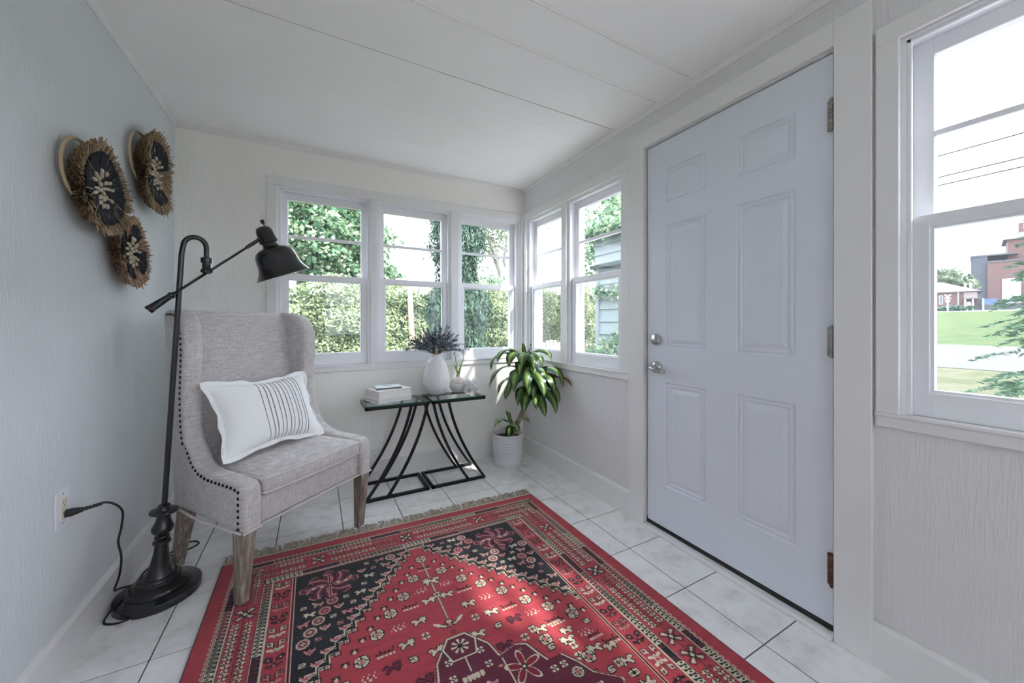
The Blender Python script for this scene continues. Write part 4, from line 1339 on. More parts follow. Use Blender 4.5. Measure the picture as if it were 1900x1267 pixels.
for k in range(4):
    build(MB().box(0.352, 0.393, D - 0.0615, D - 0.059, 0.075 + k * 0.016, 0.081 + k * 0.016), 'rib', M['plate'], ad_)
# lamp cord: plug, strain relief, cable looping to the base
cord = empty('lamp_cord', (L + 0.01, 1.717, 0.498))
tag(cord, 'black lamp cord drooping from the wall socket to the lamp base', 'cord')
build(MB().tube([(L + 0.0095, 1.714, 0.496), (L + 0.020, 1.716, 0.4965), (L + 0.034, 1.721, 0.497), (L + 0.045, 1.726, 0.497)], [0.0125, 0.013, 0.010, 0.007], 12), 'plug', M['black'], cord, smooth=True, angle=0.9)
for k in range(5):
    t = 0.048 + k * 0.006
    build(MB().tube([(L + t, 1.728 + k * 0.006, 0.497 - k * 0.0006), (L + t + 0.003, 1.731 + k * 0.006, 0.497 - k * 0.0006)], 0.0066 - k * 0.0003, 10), 'strain_ring', M['black'], cord)
def spline(pts, n=10):
    pts = [Vector(p) for p in pts]
    out = []
    P_ = [pts[0]] + pts + [pts[-1]]
    for i in range(1, len(P_) - 2):
        p0, p1, p2, p3 = P_[i - 1:i + 3]
        for k in range(n):
            t = k / n
            out.append(0.5 * ((2 * p1) + (-p0 + p2) * t + (2 * p0 - 5 * p1 + 4 * p2 - p3) * t * t + (-p0 + 3 * p1 - 3 * p2 + p3) * t ** 3))
    out.append(pts[-1])
    return out
cp_ = [(L + 0.045, 1.726, 0.497), (L + 0.085, 1.765, 0.493), (L + 0.105, 1.815, 0.44), (L + 0.095, 1.842, 0.37), (L + 0.085, 1.846, 0.315), (L + 0.080, 1.885, 0.24), (L + 0.065, 1.915, 0.16),
       (L + 0.045, 1.935, 0.098), (L + 0.046, 1.975, 0.078), (L + 0.050, 2.02, 0.055), (L + 0.050, 2.07, 0.030), (L + 0.045, 2.13, 0.008), (L + 0.050, 2.22, 0.005), (L + 0.085, 2.285, 0.005), (L + 0.16, 2.32, 0.005), (L + 0.20, 2.36, 0.005),
       (L + 0.17, 2.40, 0.005), (L + 0.12, 2.36, 0.010), (L + 0.075, 2.22, 0.006), (L + 0.060, 2.13, 0.012), (L + 0.064, 2.07, 0.036), (L + 0.066, 2.00, 0.044), (L + 0.045, 1.93, 0.036), (L + 0.030, 1.895, 0.008), (L + 0.075, 1.872, 0.005), (L + 0.105, 1.874, 0.006)]
build(MB().tube(spline(cp_, 8), 0.0036, 8), 'cable', M['black'], cord, smooth=True)

# ------------------------------------------------------------------ woven straw wall discs
def straw_mat(name, cols):
    return leafmat(name, cols, rough=0.8, trans=0.0)
M['straw'] = straw_mat('natural_straw', [(0.13, 0.085, 0.05), (0.36, 0.26, 0.16), (0.56, 0.44, 0.29), (0.24, 0.165, 0.10)])
M['straw_pink'] = straw_mat('reddish_straw', [(0.18, 0.10, 0.07), (0.45, 0.30, 0.21), (0.58, 0.43, 0.31), (0.32, 0.20, 0.14)])
M['straw_black'] = straw_mat('black_dyed_straw', [(0.008, 0.009, 0.011), (0.05, 0.055, 0.065), (0.018, 0.018, 0.022)])
M['straw_cream'] = straw_mat('cream_stitches', [(0.52, 0.45, 0.33), (0.62, 0.56, 0.43), (0.46, 0.39, 0.27)])
def blades(starts, ends, width, rng_, nrm):
    """thin flat straws, two crossed strips each"""
    n = len(starts)
    d = ends - starts
    d /= np.linalg.norm(d, axis=1)[:, None] + 1e-9
    a = np.cross(d, nrm)
    a /= np.linalg.norm(a, axis=1)[:, None] + 1e-9
    b = np.cross(d, a)
    w = width * rng_.uniform(0.6, 1.3, n)[:, None]
    V = np.empty((n, 6, 3))
    for k, (ca, cb) in enumerate(((1, 0.5), (-1, 0.5), (0, -1))):
        V[:, k] = starts + (a * ca + b * cb) * w * 0.8
        V[:, 3 + k] = ends + (a * ca + b * cb) * w
    base = (np.arange(n) * 6)[:, None]
    F = np.concatenate([base + np.array([[0, 1, 4, 3]]), base + np.array([[1, 2, 5, 4]]), base + np.array([[2, 0, 3, 5]])], 0)
    return V.reshape(-1, 3), F
def straw_disc(cy, cz, R, xb, seed, label, straw, wedge, tilt=0.0, ring=True, dy_ring=0.0, yaw_t=0.0):
    """disc faces +x, hung on the left wall; local frame then tilted"""
    o = empty('straw_wall_disc', (xb, cy, cz))
    o.rotation_euler = (0, tilt, yaw_t)
    tag(o, label, 'wall basket', 'woven straw discs on the plain wall')
    q = np.random.default_rng(seed)
    dep = 0.34 * R
    # front layer of straws: dish rising from centre to a flared, wavy rim
    def dish(r, a):
        return dep * (0.55 + 0.45 * (r / R) ** 1.5) + 0.035 * R * np.sin(3 * a + seed) * (r / R) ** 2
    n = 1500
    a = q.uniform(0, 2 * PI, n)
    r0 = q.uniform(0.30, 0.60, n) * R
    r1 = R * (0.90 + 0.12 * q.random(n) + 0.10 * (q.random(n) > 0.96)) * (1 + 0.05 * np.sin(2 * a + seed) + 0.03 * np.sin(5 * a))
    da = q.normal(0, 0.05, n)
    def P3(r, ang, x):
        return np.stack([x, r * np.cos(ang), r * np.sin(ang)], 1)
    lift = np.where((q.random(n) < 0.10) & (r0 > 0.48 * R), 0.012, 0.0)
    S_ = P3(r0, a, dish(r0, a) - 0.006 - 0.012 * q.random(n) + lift * 1.4)
    E_ = P3(r1, a + da, dish(r1, a) - 0.010 * q.random(n))
    nrm = np.tile(np.array([[1.0, 0, 0]]), (n, 1))
    E_[:, 0] += q.normal(0, 0.006, n)
    v1, f1 = blades(S_, E_, 0.0017, q, nrm)
    # deep rim: straws in many layers back to the wall
    n2 = 1900
    a = q.uniform(0, 2 * PI, n2)
    lay = q.random(n2)
    r0 = (0.45 + 0.25 * lay) * R
    r1 = R * (0.74 + 0.24 * lay + 0.07 * q.random(n2)) * (1 + 0.05 * np.sin(2 * a + seed))
    S_ = P3(r0, a, 0.01 + lay * dep * 0.6)
    E_ = P3(r1, a + q.normal(0, 0.06, n2), 0.008 + lay * dep * 0.86)
    v2, f2 = blades(S_, E_, 0.0019, q, np.tile(np.array([[1.0, 0, 0]]), (n2, 1)))
    m = fast_mesh('straw_fringe', np.concatenate([v1, v2]), np.concatenate([f1, f2 + len(v1)]), straw, o, loc=(0, 0, 0))
    m.location = (0, 0, 0)
    m['kind'] = 'stuff'
    # black straw band
    n3 = 1300
    a = q.uniform(0, 2 * PI, n3)
    if wedge:
        keep = np.sin(a * wedge + seed) > -0.35
        a = a[keep]
        n3 = len(a)
    r0 = np.full(n3, 0.06 * R)
    r1 = R * (0.70 + 0.10 * q.random(n3)) * (1 + 0.04 * np.sin(2 * a + seed))
    S_ = P3(r0, a, dish(r0, a) + 0.001)
    Em = P3(r1, a + q.normal(0, 0.03, n3), dish(r1, a) + 0.003 + 0.004 * q.random(n3))
    v3, f3 = blades(S_, Em, 0.0017, q, np.tile(np.array([[1.0, 0, 0]]), (n3, 1)))
    m = fast_mesh('black_straw', v3, f3, M['straw_black'], o, loc=(0, 0, 0))
    m['kind'] = 'stuff'
    # cream wrapped stitches in loose rings
    st = MB()
    for ring_r, cnt in ((0.10, 4), (0.24, 8), (0.38, 11)):
        for k in range(cnt):
            an = 2 * PI * (k + q.random() * 0.5) / cnt
            rr = R * (ring_r + 0.02 * q.normal())
            c = Vector((float(dish(np.array([rr]), np.array([an]))[0]) + 0.006, rr * math.cos(an), rr * math.sin(an)))
            rad_ = Vector((0, math.cos(an), math.sin(an)))
            st.tube([c - rad_ * 0.009, c - rad_ * 0.004 + Vector((0.004, 0, 0)), c + rad_ * 0.004 + Vector((0.004, 0, 0)), c + rad_ * 0.009], [0.0035, 0.0062, 0.0062, 0.0035], 7)
    m = build(st, 'cream_stitches', M['straw_cream'], o, smooth=True, world=False)
    m['kind'] = 'stuff'
    # coiled backing bowl and hanging ring
    bk = MB().lathe([(0.02 * R, 0.002), (0.45 * R, 0.004), (0.62 * R, dep * 0.35), (0.66 * R, dep * 0.55), (0.60 * R, dep * 0.58), (0.10 * R, dep * 0.52)], 36, Matrix.Rotation(PI / 2, 4, 'Y'))
    build(bk, 'coiled_backing', straw, o, smooth=True, world=False)
    if ring:
        pts_ = [(0.012, dy_ring + 0.66 * R * math.cos(t), 0.22 * R + 0.62 * R * math.sin(t)) for t in [2 * PI * k / 40 for k in range(41)]]
        build(MB().tube(pts_, [0.0046 * (1 + 0.2 * (k % 2)) for k in range(41)], 9, cap=False), 'wrapped_ring', straw, o, smooth=True, world=False)
    return o
straw_disc(1.835, 1.583, 0.163, L + 0.006, 2, 'straw wall disc with a solid black ring, hung farthest from the room corner', M['straw'], 0, tilt=0.0, dy_ring=-0.062)
straw_disc(2.325, 1.815, 0.178, L + 0.006, 5, 'straw wall disc with two black patches, hung highest and closest to the corner', M['straw'], 2, tilt=0.0, dy_ring=-0.066)
straw_disc(2.088, 1.402, 0.143, L + 0.006, 9, 'small reddish straw wall disc with spaced black wedges, hung lowest', M['straw_pink'], 4, ring=False)

# ------------------------------------------------------------------ pair of glass-topped side tables
M['iron'] = simple('black_iron', (0.018, 0.018, 0.020), 0.42, 0.6)
def table_glass():
    m = bpy.data.materials.new('greenish_table_glass')
    m.use_nodes = True
    nt = m.node_tree
    nt.nodes.clear()
    out = nt.nodes.new('ShaderNodeOutputMaterial')
    tr = nt.nodes.new('ShaderNodeBsdfTransparent')
    tr.inputs['Color'].default_value = (0.86, 0.92, 0.90, 1)
    gl = nt.nodes.new('ShaderNodeBsdfGlossy')
    gl.inputs['Roughness'].default_value = 0.015
    fr = nt.nodes.new('ShaderNodeFresnel')
    fr.inputs['IOR'].default_value = 1.5
    ge = nt.nodes.new('ShaderNodeNewGeometry')
    sb = nt.nodes.new('ShaderNodeMath')
    sb.operation = 'SUBTRACT'
    sb.inputs[0].default_value = 1.0
    nt.links.new(ge.outputs['Backfacing'], sb.inputs[1])
    mu = nt.nodes.new('ShaderNodeMath')
    mu.operation = 'MULTIPLY'
    nt.links.new(fr.outputs[0], mu.inputs[0])
    nt.links.new(sb.outputs[0], mu.inputs[1])
    mx = nt.nodes.new('ShaderNodeMixShader')
    nt.links.new(mu.outputs[0], mx.inputs[0])
    nt.links.new(tr.outputs[0], mx.inputs[1])
    nt.links.new(gl.outputs[0], mx.inputs[2])
    nt.links.new(mx.outputs[0], out.inputs['Surface'])
    return m
M['tglass'] = table_glass()
M['glass_edge'] = simple('green_glass_edge', (0.02, 0.08, 0.065), 0.2)
TZ = 0.594
YF, YB = 2.408, 2.690
def side_table(x0, x1, flip, label):
    """x0..x1 footprint; legs sweep down and out to the open end (right unless flipped)"""
    o = empty('side_table', ((x0 + x1) / 2, (YF + YB) / 2, 0))
    tag(o, label, 'table', 'glass-topped side tables with swept legs')
    w = 0.0095
    fx = (lambda x: x0 + x1 - x) if flip else (lambda x: x)
    def bar(n, a, b, parent=o):
        return build(MB().tube([a, b], w, square=True), n, M['iron'], parent, bevel=0.0015, segs=1)
    # base: two runners joined at the closed end
    for y in (YF + w, YB - w):
        bar('base_runner', (fx(x0), y, w), (fx(x1), y, w))
    bar('base_end', (fx(x0 + w), YF, w), (fx(x0 + w), YB, w))
    zt = TZ - 0.008 - w
    for y in (YF + w, YB - w):
        bar('top_rail', (fx(x0), y, zt), (fx(x1), y, zt))
    for xx in (x0 + w, x1 - w):
        bar('top_end', (fx(xx), YF, zt), (fx(xx), YB, zt))
    # swept legs, two each side
    for y in (YF + w, YB - w):
        for xt, xbm in ((x0 + 0.012, x0 + 0.262), (x0 + 0.118, x1 - 0.010)):
            pts_ = []
            for k in range(15):
                s = k / 14
                z = zt + (2 * w - 0.004 - zt) * s
                pts_.append((fx(xt + (xbm - xt) * (0.42 * s + 0.58 * s * s)), y, z))
            build(MB().tube(pts_, 0.0082, square=True), 'leg', M['iron'], o, smooth=False)
    gt = build(MB().box(x0, x1, YF - 0.002, YB + 0.002, TZ - 0.008, TZ), 'glass_top', M['tglass'], o)
    build(MB().box(x0, x1, YF - 0.004, YF - 0.002, TZ - 0.0078, TZ - 0.0006), 'glass_edge', M['glass_edge'], gt, world=True)
    return o
side_table(0.272, 0.672, True, 'black iron side table with glass top carrying the books, partly behind the wing chair')
side_table(0.688, 1.078, False, 'black iron side table with glass top carrying the vases and white ornament')

# ------------------------------------------------------------------ books
M['page'] = simple('cream_pages', (0.74, 0.71, 0.67), 0.8, var=0.06, vscale=2, bstr=0.2, bscale=1.0, bdist=0.001, stretch=(3, 3, 900))
M['page_w'] = simple('white_pages', (0.74, 0.74, 0.74), 0.8, var=0.05, vscale=2, bstr=0.2, bscale=1.0, bdist=0.001, stretch=(3, 3, 900))
def book(cx, cy, z0, th, lx, ly, ang, label, cover_mat, page_mat, ct=0.0025, marks=False, spine=True):
    o = empty('book', (cx, cy, z0), ang)
    tag(o, label, 'book', 'books stacked on the side table')
    build(MB().box(-lx / 2 + 0.004, lx / 2 - 0.004, -ly / 2 + 0.004, ly / 2 - 0.006, ct, th - ct), 'page_block', page_mat, o, world=False)
    build(MB().box(-lx / 2, lx / 2, -ly / 2, ly / 2, 0, ct), 'cover', cover_mat, o, world=False, bevel=0.0006, segs=1)
    cv = build(MB().box(-lx / 2, lx / 2, -ly / 2, ly / 2, th - ct, th), 'cover', cover_mat, o, world=False, bevel=0.0006, segs=1)
    build(MB().box(-lx / 2, lx / 2, ly / 2 - 0.004, ly / 2, ct, th - ct), 'spine', cover_mat, o, world=False)
    if marks:
        mk = MB()
        for k in range(5):
            mk.box(-0.026 + k * 0.011, -0.018 + k * 0.011, 0.012, 0.022, th, th + 0.0004)
        build(mk, 'lettering', M['black'], cv, world=False)
    return o
a18 = math.radians(18)
M['cover_dark'] = simple('dark_book_cloth', (0.03, 0.03, 0.032), 0.7)
M['cover_white'] = simple('white_book_cover', (0.76, 0.76, 0.76), 0.6)
M['cover_cream'] = simple('cream_book_cover', (0.74, 0.70, 0.65), 0.6)
M['cover_ice'] = simple('pale_ice_blue_cover', (0.66, 0.72, 0.74), 0.5)
book(0.440, 2.570, TZ, 0.026, 0.245, 0.185, a18, 'white hardback lying lowest in the stack on the side table', M['cover_white'], M['page_w'])
book(0.440, 2.572, TZ + 0.0262, 0.052, 0.238, 0.180, a18 + 0.02, 'thick cream-paged hardback in the middle of the stack', M['cover_cream'], M['page'])
book(0.432, 2.572, TZ + 0.0785, 0.015, 0.165, 0.125, a18 - 0.30, 'thin pale blue booklet with dark lettering topping the stack', M['cover_ice'], M['cover_dark'], ct=0.004, marks=True)

# ------------------------------------------------------------------ zigzag vase with dried lavender
M['ceramic'] = simple('matt_white_ceramic', (0.74, 0.73, 0.73), 0.5, bstr=0.05, bscale=200, bdist=0.0005)
vz = empty('zigzag_vase', (0.785, 2.635, TZ))
tag(vz, 'white ceramic vase with carved zigzag relief holding dried lavender', 'vase')
vprof = [(0.050, 0.0), (0.062, 0.004), (0.078, 0.022), (0.090, 0.048), (0.096, 0.078), (0.095, 0.110), (0.089, 0.145), (0.081, 0.180), (0.072, 0.212), (0.062, 0.237), (0.048, 0.254), (0.036, 0.264),
         (0.031, 0.272), (0.031, 0.280), (0.036, 0.288), (0.033, 0.289), (0.027, 0.280), (0.027, 0.262)]
def vase_body():
    dense = spline([(r, 0, z) for r, z in vprof], 7)
    n = 144
    vs, fs = [], []
    for p_ in dense:
        r, z = p_.x, p_.z
        w = max(0, min(1, (z - 0.02) / 0.02)) * max(0, min(1, (0.244 - z) / 0.02))
        for j in range(n):
            a = 2 * PI * j / n
            zig = abs(((z / 0.052) % 1.0) * 2 - 1)                # 0..1 triangle up the body
            ph = a * 24 + (zig - 0.5) * 5.2
            rr = r + 0.0016 * w * math.cos(ph)
            vs.append((rr * math.cos(a), rr * math.sin(a), z))
    m = len(dense)
    for i in range(m - 1):
        for j in range(n):
            fs.append((i * n + j, i * n + (j + 1) % n, (i + 1) * n + (j + 1) % n, (i + 1) * n + j))
    fs.append(tuple(range(n - 1, -1, -1)))
    return MB().add(vs, fs)
build(vase_body(), 'body', M['ceramic'], vz, smooth=True, world=False)

M['lavender'] = leafmat('dried_lavender', [(0.028, 0.036, 0.048), (0.06, 0.075, 0.10), (0.17, 0.20, 0.25), (0.42, 0.47, 0.53)], rough=0.9, trans=0.0)
lav = empty('dried_lavender', (0.785, 2.635, TZ + 0.20))
tag(lav, 'bushy slate-blue bunch of dried lavender spreading from the zigzag vase', 'flowers')
q = np.random.default_rng(40)
sm_, vs, fs, o_ = MB(), [], [], 0
for k in range(120):
    az = q.uniform(0, 2 * PI)
    el = q.uniform(0.12, 1.5) if k % 3 else q.uniform(0.05, 0.6)
    ln = q.uniform(0.15, 0.225) * (0.86 + 0.22 * math.cos(el))
    d = Vector((math.cos(az) * math.cos(el), math.sin(az) * math.cos(el) * 0.62, math.sin(el) + 0.05))
    st = Vector((0.012 * math.cos(az), 0.012 * math.sin(az), 0.04))
    nk = Vector((0.018 * math.cos(az), 0.018 * math.sin(az), 0.092))
    tip = nk + d * ln
    tip.y = min(tip.y, 0.135)
    midp = nk + d * ln * 0.5 + Vector((0, 0, 0.012))
    sm_.tube([st, nk, midp, tip], 0.0011, 4)
    m_ = 34
    tt = q.uniform(0.34, 1.04, m_)
    base = np.array([list(nk * (1 - t) + tip * t + Vector((0, 0, 0.02 * math.sin(PI * t)))) for t in tt])
    base += q.normal(0, 0.0034, base.shape)
    dirn = np.array(d)[None, :] * 1.0 + q.normal(0, 0.5, (m_, 3))
    nn = q.normal(0, 1, (m_, 3))
    v_, f_ = leaf_mesh(base, nn, 0.0145, 0.45, 0.3, q, 0.3, flat=dirn)
    vs.append(v_); fs.append(f_ + o_); o_ += len(v_)
build(sm_, 'stems', simple('grey_stem', (0.12, 0.13, 0.12), 0.9), lav, world=False)['kind'] = 'stuff'
m = fast_mesh('flower_spikes', np.concatenate(vs), np.concatenate(fs), M['lavender'], lav, loc=(0, 0, 0))
m['kind'] = 'stuff'
build(MB().lathe([(0.001, -0.012), (0.011, -0.008), (0.014, 0.0), (0.010, 0.009), (0.001, 0.012)], 9, Matrix.Translation((-0.012, -0.040, 0.103))), 'seed_head', simple('ochre_seed_head', (0.42, 0.24, 0.10), 0.9), lav, smooth=False, world=False)

# ------------------------------------------------------------------ bud vase with two tulips
bv = empty('bud_vase', (0.952, 2.632, TZ))
tag(bv, 'small round bud vase, white below and tan glaze above', 'vase')
bprof = [(0.026, 0.0), (0.046, 0.006), (0.059, 0.026), (0.063, 0.048), (0.058, 0.072), (0.045, 0.092), (0.028, 0.106), (0.016, 0.112), (0.014, 0.119), (0.017, 0.124), (0.013, 0.124), (0.010, 0.114)]
def glaze():
    m, nt, b = _nodes('two_tone_glaze')
    b.inputs['Roughness'].default_value = 0.3
    sep = nt.nodes.new('ShaderNodeSeparateXYZ')
    tc = nt.nodes.new('ShaderNodeTexCoord')
    nt.links.new(tc.outputs['Object'], sep.inputs[0])
    wob = noise(nt, tc.outputs['Object'], 22, 2)
    s = math_node(nt, 'ADD', sep.outputs['Z'], math_node(nt, 'MULTIPLY', wob, 0.022))
    nt.links.new(ramp(nt, math_node(nt, 'MULTIPLY', s, 6.0), [(0.478, (0.70, 0.70, 0.71)), (0.494, (0.40, 0.30, 0.26)), (0.52, (0.60, 0.52, 0.47))]), b.inputs['Base Color'])
    return m
build(MB().lathe([tuple((p_.x, p_.z)) for p_ in spline([(r, 0, z) for r, z in bprof], 4)], 40), 'body', glaze(), bv, smooth=True, world=False)
M['stem_green'] = simple('tulip_green', (0.20, 0.36, 0.08), 0.5, var=0.25, vscale=30)
M['petal'] = simple('white_petal', (0.86, 0.83, 0.83), 0.5)
for (bx0, tx_, tz_, lab, lvs) in ((-0.0035, -0.022, 0.168, 'shorter white tulip in the bud vase, bending towards the zigzag vase', ((-0.030, -0.02, 0.105),)),
                            (0.0035, 0.043, 0.178, 'taller white tulip in the bud vase, bending towards the corn plant', ((0.026, 0.02, 0.12), (0.004, 0.0, 0.07)))):
    tu = empty('tulip', (0.952, 2.632, TZ + 0.10))
    tag(tu, lab, 'flower', 'white tulips in the bud vase')
    build(MB().tube(spline([(bx0, 0, 0.0), (bx0 + tx_ * 0.3, -0.002, 0.07), (tx_ * 0.85, -0.004, 0.13), (tx_, -0.004, tz_)], 6), 0.0031, 8), 'stem', M['stem_green'], tu, smooth=True, world=False)
    for k in range(5):
        a0 = 2 * PI * k / 5
        vs, fs = [], []
        for i in range(6):
            t = i / 5
            r = 0.0165 * math.sin(PI * (0.12 + 0.62 * t)) + 0.001
            wd = 0.75 * math.sin(PI * (0.15 + 0.83 * t))
            for j in (-1, 0, 1):
                an = a0 + j * wd
                vs.append((tx_ + r * math.cos(an), -0.004 + r * math.sin(an), tz_ - 0.002 + 0.042 * t))
        for i in range(5):
            for j in range(2):
                fs.append((3 * i + j, 3 * i + j + 1, 3 * i + j + 4, 3 * i + j + 3))
        build(MB().add(vs, fs), 'petal', M['petal'], tu, smooth=True, world=False)
    for (dx, lean, ln) in lvs:
        vs, fs = [], []
        for i in range(8):
            t = i / 7
            w = 0.0075 * math.sin(PI * (0.12 + 0.86 * t))
            x = bx0 + dx * t * t + lean * t * 0.3
            z = 0.012 + ln * t
            vs += [(x - w, -0.006 - 0.004 * t, z), (x, -0.009 - 0.004 * t, z), (x + w, -0.006 - 0.004 * t, z)]
        for i in range(7):
            for j in range(2):
                fs.append((3 * i + j, 3 * i + j + 1, 3 * i + j + 4, 3 * i + j + 3))
        build(MB().add(vs, fs), 'leaf', M['stem_green'], tu, smooth=True, world=False)

# ------------------------------------------------------------------ white three-bar ornament
M['marble'] = simple('white_stone', (0.74, 0.73, 0.74), 0.35, var=0.06, vscale=30)
kn_ = empty('cross_ornament', (1.015, 2.515, TZ + 0.0445))
tag(kn_, 'white stone ornament of three crossing square bars on the table corner', 'ornament')
rot = Matrix.Rotation(0.30, 4, 'Z') @ Matrix.Rotation(0.62, 4, 'Y') @ Matrix.Rotation(0.45, 4, 'X')
h_, l_ = 0.0195, 0.057
pieces = [MB().box(-l_, l_, -h_, h_, -h_, h_), MB().box(-h_, h_, -h_, h_, -l_, l_), MB().box(-h_, h_, -l_, l_, -h_, h_)]
low = 9
for pc in pieces:
    pc.v = [tuple(rot @ Vector(v)) for v in pc.v]
    low = min(low, min(v[2] for v in pc.v))
kn_.location.z = TZ - low + 0.0002
for pc in pieces:
    build(pc, 'bar', M['marble'], kn_, world=False, bevel=0.003, segs=2)

# ------------------------------------------------------------------ potted corn plant in the corner
PX, PY = 1.338, 2.560
M['potwhite'] = simple('white_ribbed_plastic', (0.72, 0.72, 0.75), 0.45)
M['soil'] = simple('dark_potting_soil', (0.022, 0.018, 0.015), 0.95, var=0.4, vscale=60, bstr=0.8, bscale=70, bdist=0.01)
pot = empty('flower_pot', (PX, PY, 0))
tag(pot, 'white ribbed plastic flower pot standing in the tiled corner', 'pot')
pp = [(0.100, 0.0), (0.104, 0.004)]
nr = 13
for k in range(nr):
    z0 = 0.030 + k * 0.0152
    r0 = 0.1045 + 0.016 * z0 / 0.25
    pp += [(r0 - 0.0018, z0), (r0 + 0.0022, z0 + 0.0040), (r0 + 0.0022, z0 + 0.0090), (r0 - 0.0018, z0 + 0.0130)]
pp += [(0.1205, 0.236), (0.1245, 0.240), (0.1245, 0.252), (0.1200, 0.254), (0.1165, 0.250), (0.1150, 0.215)]
build(MB().lathe(pp, 56), 'body', M['potwhite'], pot, smooth=True, world=False, angle=0.9)
sl_ = build(MB().lathe([(0.1150, 0.214), (0.08, 0.219), (0.03, 0.222), (0.001, 0.223)], 36, cap=False), 'soil', M['soil'], pot, smooth=True, world=False)
plant = empty('corn_plant', (PX, PY, 0.216))
tag(plant, 'leaning corn plant with broad drooping striped green leaves in the corner pot', 'plant')
def leaf_two_tone():
    m, nt, b = _nodes('striped_green_leaf')
    b.inputs['Roughness'].default_value = 0.30
    at = nt.nodes.new('ShaderNodeAttribute')
    at.attribute_name = 'stripe'
    nz = noise(nt, coords(nt, (26, 26, 26)), 1.0, 3)
    s = math_node(nt, 'ADD', at.outputs['Fac'], math_node(nt, 'MULTIPLY', math_node(nt, 'SUBTRACT', nz, 0.5), 0.7))
    c = ramp(nt, s, [(0.06, (0.30, 0.40, 0.12)), (0.30, (0.11, 0.21, 0.055)), (0.55, (0.035, 0.095, 0.030)), (1.0, (0.020, 0.062, 0.022))])
    nt.links.new(c, b.inputs['Base Color'])
    t = nt.nodes.new('ShaderNodeBsdfTranslucent')
    nt.links.new(c, t.inputs['Color'])
    mx = nt.nodes.new('ShaderNodeMixShader')
    mx.inputs[0].default_value = 0.18
    out = nt.nodes['Material Output']
    nt.links.new(b.outputs[0], mx.inputs[1])
    nt.links.new(t.outputs[0], mx.inputs[2])
    nt.links.new(mx.outputs[0], out.inputs['Surface'])
    return m
M['cornleaf'] = leaf_two_tone()
M['brownleaf'] = simple('withered_brown_leaf', (0.24, 0.10, 0.055), 0.7, var=0.3, vscale=20)
M['cane'] = simple('pale_brown_cane', (0.30, 0.215, 0.15), 0.85, var=0.3, vscale=14, bstr=0.5, bscale=40, bdist=0.006, stretch=(1, 1, 0.3))
M['shoot'] = simple('yellow_green_shoot', (0.34, 0.34, 0.12), 0.6, var=0.3, vscale=60)
def W2P(v):
    return (v[0] - PX, v[1] - PY, v[2] - 0.216)
fork = Vector((1.462, 2.452, 0.525))
build(MB().tube(spline([W2P(p_) for p_ in ((1.352, 2.535, 0.205), (1.385, 2.512, 0.30), (1.425, 2.480, 0.42), tuple(fork))], 6), [0.019] * 7 + [0.0185] * 6 + [0.0175] * 6, 12), 'cane', M['cane'], plant, smooth=True, world=False)
topA, topB = Vector((1.440, 2.455, 0.80)), Vector((1.478, 2.440, 0.70))
def shoot(a, b, r):
    pts_ = spline([W2P(a), W2P((a[0] * 0.6 + b[0] * 0.4 - 0.006, a[1] * 0.6 + b[1] * 0.4, a[2] * 0.55 + b[2] * 0.45)), W2P(b)], 12)
    build(MB().tube(pts_, [r * (1 + 0.12 * (k % 2)) for k in range(len(pts_))], 9), 'shoot', M['shoot'], plant, smooth=True, world=False)
shoot(fork - Vector((0.01, 0, 0.02)), topA, 0.0095)
shoot(fork - Vector((-0.006, 0, 0.02)), topB, 0.0090)
def corn_leaf(base, az, length, width, el, droop, seed, mat=None, twist=0.0):
    """arching blade: starts at elevation el, bends down by droop (radians) along its length"""
    rr = random.Random(seed)
    n, m = 14, 4
    width *= 1.36
    droop *= 1.12
    length *= 1.06
    a = math.radians(az)
    hor = Vector((math.cos(a), math.sin(a), 0))
    sidev = Vector((-math.sin(a), math.cos(a), 0))
    p = Vector(base)
    vs, fs, st = [], [], []
    ang = el
    for i in range(n + 1):
        t = i / n
        w = width * (math.sin(PI * min(1, 0.10 + 0.90 * t)) ** 0.75) * (1.0 if t < 0.97 else 0.5)
        if t < 0.14:
            w = width * (0.24 + 2.2 * t)
        tang = hor * math.cos(ang) + Vector((0, 0, 1)) * math.sin(ang)
        up = tang.cross(sidev).normalized() * -1
        tw = twist * t
        sv = sidev * math.cos(tw) + up * math.sin(tw)
        uv = up * math.cos(tw) - sidev * math.sin(tw)
        for j in range(m + 1):
            k = 2 * j / m - 1
            wave = 0.006 * math.sin(t * 11 + seed + k) * abs(k)
            q_ = p + sv * (w * 0.5 * k) + uv * (0.16 * w * (abs(k)) + wave)
            q_.x = min(q_.x, W - 0.012 - 0.002 * abs(k))
            q_.y = min(q_.y, D - 0.012)
            vs.append(q_)
            st.append(abs(k))
        p = p + tang * (length / n)
        ang -= droop / n * (0.35 + 1.5 * t) * 1.0
    for i in range(n):
        for j in range(m):
            b_ = i * (m + 1) + j
            fs.append((b_, b_ + 1, b_ + m + 2, b_ + m + 1))
    mb = MB().add([W2P(v) for v in vs], fs)
    o = build(mb, 'leaf', mat or M['cornleaf'], plant, smooth=True, world=False)
    at = o.data.attributes.new('stripe', 'FLOAT', 'POINT')
    at.data.foreach_set('value', st)
    return o
